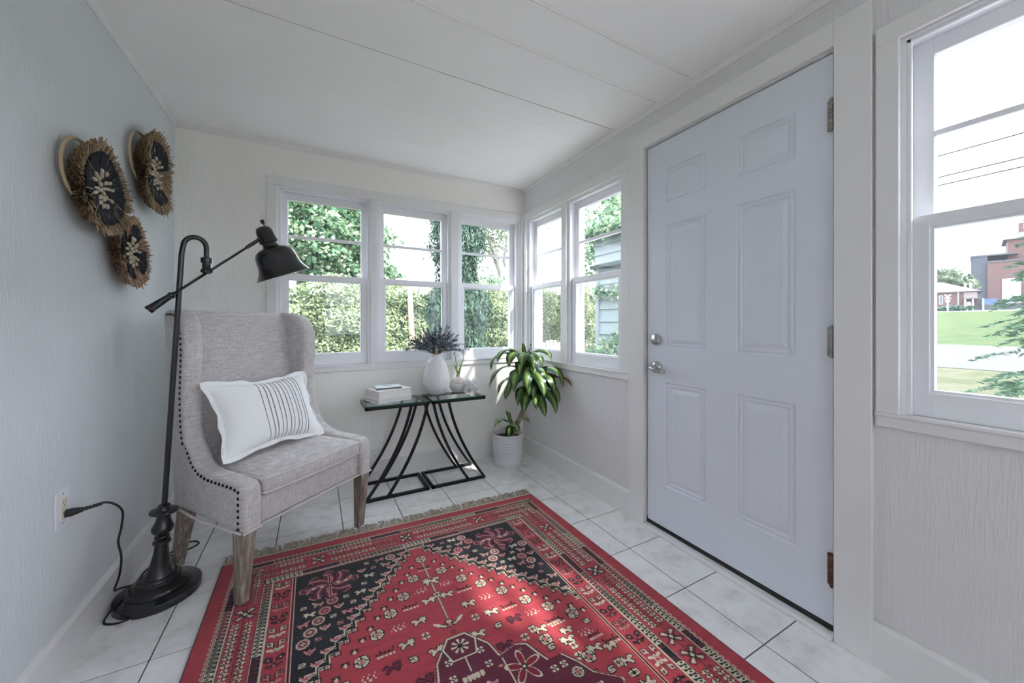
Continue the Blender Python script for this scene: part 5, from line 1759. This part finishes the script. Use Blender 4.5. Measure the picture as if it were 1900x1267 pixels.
LV0 = [
    (topA - Vector((0, 0, 0.03)), -133, 0.30, 0.070, 0.75, 2.6), (topA - Vector((0, 0, 0.03)), -100, 0.27, 0.070, 0.70, 2.6), (topA - Vector((0, 0, 0.08)), -150, 0.33, 0.070, 0.30, 2.0), (topA - Vector((0, 0, 0.09)), -105, 0.30, 0.074, 0.15, 1.9),
    (topB, -92, 0.30, 0.074, 0.90, 2.6), (topB - Vector((0, 0, 0.04)), -72, 0.34, 0.070, 0.30, 1.9), (topB - Vector((0, 0, 0.09)), -95, 0.30, 0.070, -0.1, 1.4), (topB - Vector((0, 0, 0.09)), -135, 0.28, 0.066, 0.0, 1.6), (topA, -178, 0.24, 0.060, 1.2, 2.6)]
LV = LV0 + [  # base, azimuth, length, width, elevation, droop
    (topA, -168, 0.36, 0.070, 1.00, 2.3), (topA, -150, 0.34, 0.072, 0.95, 2.6), (topA, -128, 0.33, 0.075, 0.95, 2.7), (topA, -106, 0.32, 0.078, 0.90, 2.7), (topA, -88, 0.30, 0.072, 1.00, 2.6),
    (topA, -72, 0.33, 0.060, 1.05, 2.4), (topA, 176, 0.38, 0.055, 0.80, 2.4), (topA, 150, 0.28, 0.060, 1.05, 2.3), (topA, 110, 0.22, 0.055, 1.15, 2.0), (topA, 60, 0.14, 0.045, 1.25, 1.4),
    (topA, -140, 0.16, 0.034, 1.40, 0.5), (topA, -60, 0.15, 0.032, 1.42, 0.4), (topA, 100, 0.15, 0.030, 1.45, 0.3), (topA, 10, 0.13, 0.030, 1.40, 0.6),
    (topA - Vector((0, 0, 0.05)), -175, 0.40, 0.060, 0.45, 2.0), (topA - Vector((0, 0, 0.05)), -140, 0.36, 0.078, 0.40, 2.3), (topA - Vector((0, 0, 0.06)), -118, 0.33, 0.080, 0.50, 2.5), (topA - Vector((0, 0, 0.05)), -95, 0.35, 0.080, 0.35, 2.1),
    (topA - Vector((0, 0, 0.10)), -160, 0.30, 0.066, 0.10, 1.7), (topA - Vector((0, 0, 0.10)), 165, 0.28, 0.060, 0.2, 1.8),
    (topB, -74, 0.40, 0.070, 0.75, 2.3), (topB, -84, 0.36, 0.080, 0.55, 2.2), (topB, -102, 0.36, 0.074, 0.45, 2.1), (topB, -66, 0.34, 0.055, 0.95, 2.5), (topB, -124, 0.30, 0.066, 0.35, 2.1), (topB, 90, 0.24, 0.055, 0.9, 2.2),
    (topB - Vector((0, 0, 0.06)), -80, 0.36, 0.074, 0.05, 1.6), (topB - Vector((0, 0, 0.06)), -110, 0.28, 0.066, 0.0, 1.7), (topB - Vector((0, 0, 0.05)), -150, 0.28, 0.060, 0.1, 1.9),
]
for k, (b_, az, ln, wd, el, dr) in enumerate(LV):
    corn_leaf(b_, az, ln, wd, el, dr, k, twist=0.25 * math.sin(k * 2.1))
corn_leaf(topB - Vector((0, 0, 0.03)), -70, 0.40, 0.045, 0.45, 1.15, 77, M['brownleaf'], 0.9)
# low side sprout
sb_ = Vector((1.325, 2.500, 0.225))
build(MB().tube([W2P(sb_ - Vector((0, 0, 0.02))), W2P(sb_ + Vector((0.012, -0.005, 0.115)))], [0.006, 0.005], 8), 'shoot', M['shoot'], plant, smooth=True, world=False)
st_ = sb_ + Vector((0.012, -0.005, 0.10))
for k, (az, ln, wd, el, dr) in enumerate(((-170, 0.23, 0.036, 0.9, 2.6), (-130, 0.13, 0.045, 0.3, 1.9), (-95, 0.15, 0.046, 0.6, 2.2), (-60, 0.20, 0.042, 0.9, 1.9), (-30, 0.17, 0.036, 0.95, 1.8), (100, 0.12, 0.030, 1.3, 0.8))):
    corn_leaf(st_, az, ln, wd, el, dr, 100 + k)
corn_leaf(sb_ + Vector((-0.01, -0.01, 0.01)), -120, 0.13, 0.046, 1.2, 0.5, 120)

# ------------------------------------------------------------------ patterned rug
RED, MAR, NAV, CRM, PNK, BLK, WIN = 0, 1, 2, 3, 4, 5, 6
PAL = np.array([(0.40, 0.045, 0.060), (0.12, 0.016, 0.036), (0.011, 0.011, 0.017), (0.62, 0.55, 0.42), (0.50, 0.20, 0.20), (0.010, 0.008, 0.010), (0.22, 0.012, 0.028)])
RW, RL = 1.604, 2.44
CELL = RW / 728
NXr = 728
NYh = int(round(RL / 2 / CELL))
g = np.full((NYh, NXr), RED, dtype=np.int8)      # half the rug, row 0 at the far end
def mm(v):
    return int(round(v / CELL))
def rect(u0, u1, v0, v1, c):
    g[max(0, mm(v0)):max(0, mm(v1)), max(0, mm(u0)):max(0, mm(u1))] = c
def put(y, x, c):
    if 0 <= y < NYh and 0 <= x < NXr:
        g[y, x] = c
def rescale(rows, k):
    k *= MK
    hgt, wid = len(rows), max(len(r) for r in rows)
    rows = [list(r) + ['.'] * (wid - len(r)) for r in rows]
    H2, W2 = max(1, int(round(hgt * k))), max(1, int(round(wid * k)))
    return [[rows[min(hgt - 1, int((j + 0.5) / k))][min(wid - 1, int((i + 0.5) / k))] for i in range(W2)] for j in range(H2)]
MK = 1.0
def sprite(rows, cx, cy, k=1, flip=False, rot=False, sub=None):
    """stamp a little woven motif; cx, cy in cells"""
    key = {'C': CRM, 'K': BLK, 'R': RED, 'M': MAR, 'P': PNK, 'N': NAV, 'W': WIN}
    if sub:
        key = {**key, **sub}
    a = [list(r) for r in rows]
    if flip:
        a = [r[::-1] for r in a]
    if rot:
        a = [list(r) for r in zip(*a[::-1])]
    a = rescale(a, k)
    hgt, wid = len(a), max(len(r) for r in a)
    for j, r in enumerate(a):
        for i, ch_ in enumerate(r):
            if ch_ in key:
                put(cy + j - hgt // 2, cx + i - wid // 2, key[ch_])
STAR = ["..KK.KK..", ".KCCKCCK.", "KCCCKCCCK", ".KCKRKCK.", "..KRCRK..", ".KCKRKCK.", "KCCCKCCCK", ".KCCKCCK.", "..KK.KK.."]
SS = ["..KKKKKK", ".KCCCCCK", "KCCKKKK.", "KCCCCCK.", ".KKKKCCK", "KCCCCCK.", "KKKKKK.."]
ROS = ["....KKKKK....", "..KKCCKCCKK..", ".KCCCCKCCCCK.", ".KCRCKKKCRCK.", "KCCCKCRCKCCCK", "KCCKCRRRCKCCK", "KKKKCRCRCKKKK", "KCCKCRRRCKCCK", "KCCCKCRCKCCCK", ".KCRCKKKCRCK.", ".KCCCCKCCCCK.", "..KKCCKCCKK..", "....KKKKK...."]
ROSD = ["...CCCCC...", ".CCPPKPPCC.", ".CPPRKRPPC.", "CPPKKCKKPPC", "CPRKCRCKRPC", "CKKCRKRCKKC", "CPRKCRCKRPC", "CPPKKCKKPPC", ".CPPRKRPPC.", ".CCPPKPPCC.", "...CCCCC..."]
BIRD = [".K.K.K..........", "KCKCKCK...KKK...", ".KCCCCK..KCCCK..", "KCCCCCCKKCCRCCK.", ".KCCCCCCCCCCCKK.", "KCCCCCCCCCCK....", ".KKCCKKKCCCK....", "..KCCK..KCCCK...", "..KCK....KCCK...", "...K......KK...."]
COMB = ["K..........K....", "KK........KK....", ".K..K..K..K.....", ".KKKKKKKKKKKKKK.", ".K..K..K..K..K..", ".K..K..K..K..K..", "CC.CC.CC.CC.CC..", "CC.CC.CC.CC.CC..", "................"]
DOTS = ["C...C...C...", "............", ".C...C...C..", ".C...C...C..", "............", "C..CC..CC..C", "...CC..CC..."]
TUL = ["P...P...P", "PP.PPP.PP", "CPPPRPPPC", ".CPRRRPC.", "..CPRPC..", "...CCC...", "....C...."]
SMALLX = [".CC.CC.", "CCCKCCC", ".CKKKC.", ".KKCKK.", ".CKKKC.", "CCCKCCC", ".CC.CC."]
BLOS = ["..MMM.....MMM..", ".MMCMM...MMCMM.", "MMCCCMM.MMCCCMM", "MMMCCCMKMCCCMMM", ".MMMMCKKKCMMMM.", "...MMKKCKKMM...", "....KKCCCKK....", "...MMKKCKKMM...", ".MMMMCKKKCMMMM.", "MMMCCCMKMCCCMMM", "MMCCCMM.MMCCCMM", ".MMCMM...MMCMM.", "..MMM.....MMM.."]
HORSE = ["CC.........", "CCCP.......", ".CPPP....C.", "..PPPPPPPPC", "..CPPPPPPC.", "..PP.C.PP..", "..PC...PC..", "..P....P..."]

# field, then borders on top
F0u, F1u, F0v = 0.300, 1.304, 0.238
rect(F0u, F1u, F0v, RL, NAV)
rg = np.random.default_rng(3)
# abrash: faint broken lines in the dark ground
for k in range(150):
    vv = mm(F0v) + rg.integers(0, NYh - mm(F0v))
    uu = mm(F0u) + rg.integers(0, mm(0.9))
    ln = rg.integers(20, 120)
    seg = g[vv, uu:min(uu + ln, mm(F1u))]
    msk = rg.random(len(seg)) < 0.35
    seg[msk] = 7
PAL = np.vstack([PAL, (0.075, 0.070, 0.070)])
# red stepped diamond with outlined steps
C0 = 0.802
apex, slope = 0.262, 0.770
step = 0.0300
vv_, uu_ = np.meshgrid((np.arange(NYh) + 0.5) * CELL, (np.arange(NXr) + 0.5) * CELL, indexing='ij')
def diamond_half(v, off):
    k = np.floor((v - apex + off) / (step / slope * 1.0))
    return np.clip((k + 1) * step * 1.0, 0, None) * ((v - apex + off) > 0)
inside_field = (uu_ > F0u) & (uu_ < F1u) & (vv_ > F0v)
for off, c in ((0.042, CRM), (0.036, BLK), (0.031, CRM), (0.012, CRM), (0.008, BLK), (0.0035, CRM), (0.0, RED)):
    hw = diamond_half(vv_, off) + off * 0.35
    g[(np.abs(uu_ - C0) < hw) & inside_field & ((vv_ - apex + off) > 0)] = c
    if off == 0.031:
        hw2 = diamond_half(vv_, 0.029) + 0.029 * 0.35
        g[(np.abs(uu_ - C0) < hw2) & inside_field & ((vv_ - apex + 0.029) > 0)] = BLK
# little squares sitting on the stepped outline
nst = int((RL / 2 - apex) / (step / slope))
for k in range(1, nst):
    v = apex + (k + 0.1) * step / slope
    for sgn in (-1, 1):
        u = C0 + sgn * (k * step + 0.008)
        if F0u + 0.02 < u < F1u - 0.02:
            sprite(["KKKKK", "KCPCK", "KPRPK", "KCPCK", "KKKKK"], mm(u), mm(v - 0.008), 2)
            sprite(TUL, mm(u + sgn * 0.032), mm(v - 0.034), 1.9)
        ui = C0 + sgn * (k * step - 0.040)
        if k > 2 and F0u + 0.02 < ui < F1u - 0.02:
            sprite(["KKKKKKK", ".KKCKK.", "MKCCCKM", "M.CCC.M", "...C..."], mm(ui), mm(v + 0.012), 1.9)
# rosettes and animals inside the red field
for k in range(3, nst, 2):
    v = apex + k * step / slope
    for sgn in (-1, 1):
        lane = [(0.088, ROS, 1), (0.158, COMB if k % 4 == 1 else DOTS, 1), (0.230, BIRD, 1), (0.298, SMALLX if k % 4 == 1 else SS, 1), (0.372, BIRD, 1), (0.445, STAR, 1)]
        for dist, spz, sc in lane:
            d = k * step - dist
            if d < 0.035 or C0 + d > F1u - 0.03:
                continue
            dark = {'C': MAR} if (k // 2 + int(dist * 100)) % 5 == 0 and spz is BIRD else None
            sprite(spz, mm(C0 + sgn * d), mm(v + 0.018 + 0.006 * math.sin(k + dist * 9)), 1.75 if spz is ROS else 1.9, flip=sgn < 0, sub=dark)
def big(spr, u, v, k=2, **kw):
    sprite(spr, mm(u), mm(v), k, **kw)
# rows of motifs in the side triangles below where the diamond meets the border
for j in range(12):
    v = 0.93 + j * 0.06
    for i, u in enumerate(np.arange(F0u + 0.05, F1u - 0.03, 0.088)):
        if abs(u - C0) < 0.16 + (v - 0.8) * 0.45:
            continue
        spz = [ROS, BIRD, SS, STAR, COMB][(i + j * 2) % 5]
        sprite(spz, mm(u + 0.02 * (j % 2)), mm(v), 1.7, flip=(i % 2 == 0))
# motifs scattered over the dark ground
for j in range(17):
    for i in range(22):
        u = F0u + 0.03 + i * 0.050 + 0.022 * (j % 2)
        v = F0v + 0.035 + j * 0.045
        if abs(u - C0) < max(0, (v - apex + 0.085)) * slope + 0.03 or u > F1u - 0.02:
            continue
        if (u < F0u + 0.235 or u > F1u - 0.235) and v < F0v + 0.20:
            continue
        spz = [ROSD, SS, HORSE, TUL, BIRD, ROSD, SS][(i * 3 + j * 5) % 7]
        sb = {'C': PNK} if (i + j) % 3 == 0 else None
        sprite(spz, mm(u), mm(v), 1.55 if spz is BIRD else 1.75, flip=(i + j) % 2 == 0, sub=sb)
# hooked corner medallions
def gul(cu, cv):
    for r_out, c in ((0.112, PNK), (0.107, MAR)):
        m_ = ((np.abs(uu_ - cu) / r_out) ** 1.6 + (np.abs(vv_ - cv) / (r_out * 0.86)) ** 1.6) < 1
        lob = 0.80 + 0.2 * np.cos(8 * np.arctan2(vv_ - cv, uu_ - cu))
        m_ &= (((uu_ - cu) ** 2 + ((vv_ - cv) / 0.9) ** 2) < (r_out * 1.06 * lob) ** 2)
        g[m_] = c
    # hooks: alternating pale outlines
    rr = np.sqrt((uu_ - cu) ** 2 + ((vv_ - cv) / 0.9) ** 2)
    th_ = np.arctan2(vv_ - cv, uu_ - cu)
    swirl = np.cos(8 * th_ + 95 * rr)
    band = (rr < 0.090) & (rr > 0.022)
    g[band & (swirl > 0.80)] = PNK
    g[band & (swirl < -0.88)] = BLK
    g[(np.abs(uu_ - cu) < 0.006) & (np.abs(vv_ - cv) < 0.08)] = PNK
    g[(np.abs(uu_ - cu) < 0.0025) & (np.abs(vv_ - cv) < 0.078)] = BLK
    g[(np.abs(vv_ - cv) < 0.0055) & (np.abs(uu_ - cu) < 0.09)] = PNK
    g[(np.abs(vv_ - cv) < 0.0020) & (np.abs(uu_ - cu) < 0.088)] = MAR
    for du in (-0.062, -0.03, 0.03, 0.062):
        sprite([".CCC.", "CCCCC", "CCCCC", ".CCC."], mm(cu + du), mm(cv), 1.4)
    sprite(["KKKKK", "KCRCK", "KRCRK", "KCRCK", "KKKKK"], mm(cu), mm(cv), 1.6)
gul(F0u + 0.125, F0v + 0.112)
gul(F1u - 0.125, F0v + 0.112)
# central pole, bow and medallion
rect(C0 - 0.0055, C0 + 0.0055, 0.36, 0.745, BLK)
for k in range(60):
    vq = mm(0.362 + k * 0.0064)
    for i in range(-1, 2):
        put(vq + (1 if i == 0 else 0), mm(C0) + i, CRM)
        put(vq + 1 + (1 if i == 0 else 0), mm(C0) + i, CRM)
big(ROS, C0, 0.352, 1.8)
sprite(COMB, mm(C0), mm(0.425), 1.8)
big(BIRD, C0 + 0.006, 0.520, 2.4)
big(STAR, C0, 0.608, 1.7)
BOW = ["CC.........KKK.........CC", "CCCC.....KKCCCKK.....CCCC", ".CCCC....KCCRCCK....CCCC.", "..CCCCK..KKCCCKK..KCCCC..", "...CCCCKK.KPPPK.KKCCCC...", "....KCCCCKKPRPKKCCCCK....", "......KCCCKPRPKCCCK......", "........KKKPPPKKK........", "...........KKK..........."]
big(BOW, C0, 0.772, 2)
big(["..K..", ".KRK.", "KRRRK", ".KRK.", "..K.."], C0, 0.815, 2)
def poly_mask(pts):
    m_ = np.zeros_like(uu_, dtype=bool)
    n = len(pts)
    for i in range(n):
        (x1, y1), (x2, y2) = pts[i], pts[(i + 1) % n]
        if y1 == y2:
            continue
        cond = ((y1 > vv_) != (y2 > vv_)) & (uu_ < (x2 - x1) * (vv_ - y1) / (y2 - y1) + x1)
        m_ ^= cond
    return m_
def outlined(pts, c, w=0.007, o1=CRM, o2=BLK):
    cx_ = sum(p_[0] for p_ in pts) / len(pts)
    cy_ = sum(p_[1] for p_ in pts) / len(pts)
    def grow(d):
        out = []
        for x, y in pts:
            dx, dy = x - cx_, y - cy_
            L_ = math.hypot(dx, dy)
            out.append((x + dx / L_ * d, y + dy / L_ * d))
        return out
    g[poly_mask(grow(w)) & inside_field] = o2
    g[poly_mask(grow(w * 0.6)) & inside_field] = o1
    g[poly_mask(grow(-w * 0.1)) & inside_field] = c
half = [(0.0, 0.905), (0.030, 0.880), (0.062, 0.880), (0.088, 0.915), (0.100, 0.975), (0.165, 0.960), (0.200, 0.975), (0.215, 1.020), (0.232, 1.060), (0.282, 1.060), (0.315, 1.110), (0.335, 1.160), (0.40, 1.215), (0.40, 1.30)]
med = [(C0 + a, b) for a, b in half] + [(C0 - a, b) for a, b in reversed(half[1:])]
outlined(med, MAR, 0.009)
hexa = [(C0 - 0.030, 0.838), (C0 + 0.030, 0.838), (C0 + 0.055, 0.872), (C0 + 0.040, 0.925), (C0 - 0.040, 0.925), (C0 - 0.055, 0.872)]
outlined(hexa, MAR, 0.009)
th_ = np.arctan2(vv_ - 0.88, uu_ - C0)
rr = np.sqrt((uu_ - C0) ** 2 + (vv_ - 0.88) ** 2)
g[(rr < 0.030) & (np.cos(8 * th_) > 0.25)] = CRM
g[rr < 0.009] = BLK
for sgn in (-1, 1):
    # inner ribs and star flowers
    cu, cv = C0 + sgn * 0.155, 1.045
    th_ = np.arctan2(vv_ - cv, uu_ - cu)
    rr = np.sqrt((uu_ - cu) ** 2 + (vv_ - cv) ** 2)
    pet = 0.052 * (0.55 + 0.45 * np.cos(5 * th_ + 1.2))
    g[rr < pet + 0.012] = CRM
    g[rr < pet + 0.004] = WIN
    g[rr < 0.010] = BLK
    g[rr < 0.005] = CRM
    for (du, dv, spz) in ((0.055, 0.925, SMALLX), (0.060, 0.985, SMALLX), (0.090, 1.010, ["RRCRR", "RCKCR", "RRCRR"]), (0.045, 1.050, HORSE), (0.235, 1.095, SMALLX), (0.270, 1.095, SMALLX), (0.295, 1.140, ROS), (0.12, 1.120, BIRD), (0.20, 1.150, STAR), (0.175, 0.985, ["CKC", "KRK", "CKC"]), (0.055, 1.150, ROS), (0.33, 1.205, SMALLX)):
        sprite(spz, mm(C0 + sgn * du), mm(dv), 1.5, flip=sgn < 0)
    rect(C0 + sgn * 0.105 - 0.002, C0 + sgn * 0.105 + 0.002, 0.985, 1.11, CRM)
for i in range(-2, 3):
    sprite([".CC.", "CCCC", "CCCC", "CCCC", "CCCC", "CCCC", ".CC."], mm(C0 + i * 0.014), mm(1.005), 1.4)
rect(C0 - 0.0018, C0 + 0.0018, 0.93, 0.985, CRM)
rect(0, F0u, 0, RL, RED)
rect(F1u, RW, 0, RL, RED)
rect(0, RW, 0, F0v, RED)

# ---- borders: helper that draws one straight band in (along, across) cells
def band_put(side, along, across, c):
    if side == 'L':
        put(along, across, c)
    elif side == 'R':
        put(along, NXr - 1 - across, c)
    else:
        put(across, along, c)
def band_sprite(side, rows, along, across, sub=None, k=1):
    rows = rescale(rows, k)
    key = {'C': CRM, 'K': BLK, 'R': RED, 'M': MAR, 'P': PNK, 'N': NAV, 'W': WIN}
    if sub:
        key = {**key, **sub}
    hgt, wid = len(rows), max(len(r) for r in rows)
    for j, r in enumerate(rows):
        for i, ch_ in enumerate(r):
            if ch_ in key:
                band_put(side, along + j - hgt // 2, across + i - wid // 2, key[ch_])
HOOK = ["..KCCK....", ".KCCCCK...", "KCCKKCCK..", "KCK..KCCCK", "KK....KCCK", ".......KK."]
def guard(side, a0, a1, b0, b1, tint):
    w = b1 - b0
    for a in range(a0, a1):
        for b in range(b0, b1):
            band_put(side, a, b, BLK)
        for b in (b0, b1 - 1, b1):
            band_put(side, a, b, CRM)
        for b in (b0 - 1, b1 + 1):
            band_put(side, a, b, BLK)
    n = 0
    for a in range(a0 + 5, a1 - 4, 8):
        t = (n // 8 + tint) % 4
        sub = [{'C': CRM}, {'C': MAR}, {'C': PNK}, {'C': 8}][t]
        band_sprite(side, [".CCCCC....", "CCC.CCCC..", "CC....CCC.", "..CC.CCCCC", "...CCCC.CC"], a, b0 + w // 2, sub, 1.25)
        n += 1
PAL = np.vstack([PAL, (0.30, 0.26, 0.21)])
def starband(side, a0, a1, b0, b1, tint):
    w = b1 - b0
    mid = b0 + w // 2
    n = 0
    for a in range(a0, a1):
        band_put(side, a, mid, BLK)
        if a % 5 < 2:
            band_put(side, a, mid - 2 + (a % 2), MAR)
            band_put(side, a, mid + 2 - (a % 2), MAR)
    for a in range(a0 + 8, a1 - 5, 15):
        sub = [{}, {'C': PNK}, {}, {'R': MAR}][(n // 4 + tint) % 4]
        if n % 12 == 8:
            band_sprite(side, BLOS, a + 2, mid, {'C': CRM, 'M': [MAR, BLK][n // 12 % 2]}, 2.2)
        elif n % 12 not in (7, 9):
            for dq in (-w // 4 - 1, w // 4 + 1):
                band_sprite(side, [r[1:-1] for r in STAR[1:-1]], a + (2 if dq > 0 else -2), mid + dq, sub, 1.7)
        if n % 12 not in (7, 8, 9):
            for dq in (-w // 8 - 1, w // 8 + 1):
                band_sprite(side, ["K.K", ".K.", "K.K"], a + 7, mid + dq, None, 1.6)
        n += 1
def crab(side, a0, a1, b0, b1):
    mid = (b0 + b1) // 2
    BODY = [".KKKK.......KKKK.", "KCCCCK.....KCCCCK", "KCKKCCK...KCCKKCK", "KCKRKCK...KCKRKCK", "KCCKCCK...KCCKCCK", ".KCCCCK...KCCCCK.", "..KKKCK...KCKKK..", "......KK.KK......", ".......KKK.......", "..CC...KCK...CC..", ".CCCCCKCCCKCCCCC.", "..CCCCCCRCCCCCC..", "....CCCCCCCCC....", ".....CC...CC.....", "................."]
    n = 0
    for a in range(a0 + 14, a1 - 6, 30):
        sub = [{}, {'C': MAR, 'R': CRM}, {'C': PNK}, {'C': BLK, 'R': CRM, 'K': MAR}, {'C': CRM, 'K': MAR}][n % 5]
        band_sprite(side, BODY, a, mid, sub, 1.65)
        for i in range(-9, 10):
            if abs(i) > 2:
                band_put(side, a + 8 + abs(i) // 4, mid + i, WIN)
        n += 1
def line(side, a0, a1, b, c):
    for a in range(a0, a1):
        band_put(side, a, b, c)
# long sides
for side in ('L', 'R'):
    o1 = mm(0.052)
    s0 = mm(0.052)
    line(side, s0, NYh, mm(0.059), CRM)
    line(side, s0, NYh, mm(0.059) + 1, CRM)
    for a in range(s0, NYh, 9):
        for i, j in ((0, -1), (0, -2), (1, -3), (2, -3), (3, -2), (4, -2), (4, -3)):
            band_put(side, a + i, mm(0.059) + j, CRM)
    guard(side, s0, NYh, mm(0.064), mm(0.093), 0 if side == 'L' else 1)
    starband(side, mm(0.100), NYh, mm(0.099), mm(0.176), 0)
    guard(side, mm(0.196), NYh, mm(0.182), mm(0.214), 2)
    crab(side, mm(0.238), NYh, mm(0.220), mm(0.284))
    for b, c in ((mm(0.217), CRM), (mm(0.287), CRM), (mm(0.290), BLK), (mm(0.290) + 1, MAR), (mm(0.294), BLK), (mm(0.297), CRM), (mm(0.297) + 1, CRM), (mm(0.2995), BLK)):
        line(side, mm(0.236), NYh, b, c)
    # darker bound edge
    for a in range(NYh):
        for b in range(0, 3):
            band_put(side, a, b, MAR)
# far end
e0, e1 = mm(0.058), NXr - mm(0.058)
line('T', e0, e1, mm(0.054), CRM)
for a in range(e0, e1, 9):
    for i, j in ((0, -1), (1, -2), (2, -2), (3, -1)):
        band_put('T', a + i, mm(0.054) + j, CRM)
guard('T', e0, e1, mm(0.060), mm(0.090), 1)
starband('T', mm(0.10), NXr - mm(0.10), mm(0.097), mm(0.190), 1)
guard('T', mm(0.182), NXr - mm(0.182), mm(0.197), mm(0.228), 0)
line('T', mm(0.30), NXr - mm(0.30), mm(0.234), CRM)

full = np.vstack([g, g[::-1]])
col_all = PAL[full]
# rows kept: fine over the part in view, coarser beyond
ridx = np.concatenate([np.arange(0, mm(1.56)), np.arange(mm(1.56), full.shape[0], 3)])
if ridx[-1] != full.shape[0] - 1:
    ridx = np.append(ridx, full.shape[0] - 1)
cols_ = col_all[ridx]
rows_n, cols_n = cols_.shape[:2]
uu = (np.arange(cols_n) + 0.5) / cols_n
vvv = ridx * CELL
# lies very slightly askew on the tiles
TLc, TRc = np.array([-0.372, 2.085]), np.array([1.232, 2.030])
topx = TLc[0] + (TRc[0] - TLc[0]) * uu
topy = TLc[1] + (TRc[1] - TLc[1]) * uu
X = topx[None, :] + 0.006 * vvv[:, None]
Y = topy[None, :] - vvv[:, None] * (1.0 - 0.012 * uu[None, :])
rngz = np.random.default_rng(9)
Zr = 0.0085 + rngz.normal(0, 0.00022, X.shape)
Zr[:, [0, -1]] = 0.001
Zr[[0, -1], :] = 0.001
verts = np.stack([X, Y, Zr], -1).reshape(-1, 3)
ii = (np.arange(rows_n - 1)[:, None] * cols_n + np.arange(cols_n - 1)[None, :]).ravel()
faces = np.stack([ii, ii + cols_n, ii + cols_n + 1, ii + 1], 1)
def rug_mat():
    m, nt, b = _nodes('woven_wool_pile')
    b.inputs['Roughness'].default_value = 0.95
    b.inputs['Specular IOR Level'].default_value = 0.1
    b.inputs['Sheen Weight'].default_value = 0.25
    b.inputs['Sheen Roughness'].default_value = 0.5
    at = nt.nodes.new('ShaderNodeAttribute')
    at.attribute_name = 'weave'
    f = noise(nt, coords(nt, (1.5, 9, 1)), 3.0, 5, 0.6)      # gentle abrash across the rows
    mul = nt.nodes.new('ShaderNodeMixRGB')
    mul.blend_type = 'MULTIPLY'
    mul.inputs['Fac'].default_value = 1.0
    nt.links.new(at.outputs['Color'], mul.inputs['Color1'])
    nt.links.new(ramp(nt, f, [(0.30, (0.78, 0.76, 0.76)), (0.62, (1.0, 1.0, 1.0))]), mul.inputs['Color2'])
    nt.links.new(mul.outputs[0], b.inputs['Base Color'])
    return m
rug = empty('rug', (0.43, 0.85, 0))
tag(rug, 'red Persian-style rug with black corners, stepped diamond field and fringed end', 'rug')
pile = fast_mesh('pile', verts, faces, rug_mat(), rug)
ca = pile.data.color_attributes.new('weave', 'FLOAT_COLOR', 'POINT')
buf = np.ones((rows_n * cols_n, 4), dtype=np.float32)
buf[:, :3] = cols_.reshape(-1, 3)
ca.data.foreach_set('color', buf.ravel())
# bound edge and backing
bk = MB()
bk.add([(TLc[0], TLc[1], 0.0008), (TRc[0], TRc[1], 0.0008), (TRc[0] + 0.015, TRc[1] - 2.41, 0.0008), (TLc[0] + 0.015, TLc[1] - 2.44, 0.0008)], [(0, 3, 2, 1)])
build(bk, 'backing', M['grout'], rug)
M['fringe'] = simple('cream_cotton_fringe', (0.40, 0.35, 0.27), 0.95, var=0.35, vscale=60)
M['kelim'] = simple('cream_kelim_band', (0.55, 0.50, 0.42), 0.95, var=0.15, vscale=80)
def fringe(base_l, base_r, out, seed):
    fm = MB()
    q = random.Random(seed)
    n = 250
    for k in range(n):
        t = (k + 0.5) / n
        p = Vector((base_l[0] + (base_r[0] - base_l[0]) * t, base_l[1] + (base_r[1] - base_l[1]) * t, 0.004))
        clump = math.sin(k * 0.35) * 0.012 + math.sin(k * 0.11 + 1) * 0.010
        d = Vector((clump + q.uniform(-0.010, 0.014), out * (0.050 + q.uniform(-0.010, 0.014)), 0))
        kn = p + d * 0.30 + Vector((q.uniform(-0.002, 0.002), 0, 0.005))
        md = p + d * 0.68 + Vector((q.uniform(-0.005, 0.005), 0, 0.006 + q.uniform(0, 0.005)))
        en = p + d + Vector((q.uniform(-0.010, 0.010), 0, 0.002 + q.uniform(0, 0.004)))
        fm.tube([p, kn, md, en], [0.0018, 0.0034, 0.0028, 0.0018], 5)
        en2 = en + Vector((q.uniform(-0.012, 0.012), out * q.uniform(-0.006, 0.006), q.uniform(0, 0.006)))
        fm.tube([kn, md + Vector((q.uniform(-0.006, 0.006), 0, 0.004)), en2], [0.0022, 0.0020, 0.0014], 4)
    return fm
o = build(fringe(TLc + np.array([0.0, 0.012]), TRc + np.array([0.0, 0.012]), 1, 5), 'fringe', M['fringe'], rug, smooth=True)
o['kind'] = 'stuff'
o = build(fringe((TLc[0] + 0.015, TLc[1] - 2.452), (TRc[0] + 0.015, TRc[1] - 2.422), -1, 6), 'fringe', M['fringe'], rug, smooth=True)
o['kind'] = 'stuff'
kb = MB()
for (l_, r_e, y_) in ((TLc, TRc, 1),):
    kb.add([(l_[0], l_[1] - 0.001, 0.002), (r_e[0], r_e[1] - 0.001, 0.002), (r_e[0], r_e[1] + 0.020, 0.002), (l_[0], l_[1] + 0.020, 0.002),
            (l_[0], l_[1] - 0.001, 0.0065), (r_e[0], r_e[1] - 0.001, 0.0065), (r_e[0], r_e[1] + 0.020, 0.0045), (l_[0], l_[1] + 0.020, 0.0045)],
           [(0, 3, 2, 1), (4, 5, 6, 7), (0, 1, 5, 4), (1, 2, 6, 5), (2, 3, 7, 6), (3, 0, 4, 7)])
build(kb, 'kelim_band', M['kelim'], rug)
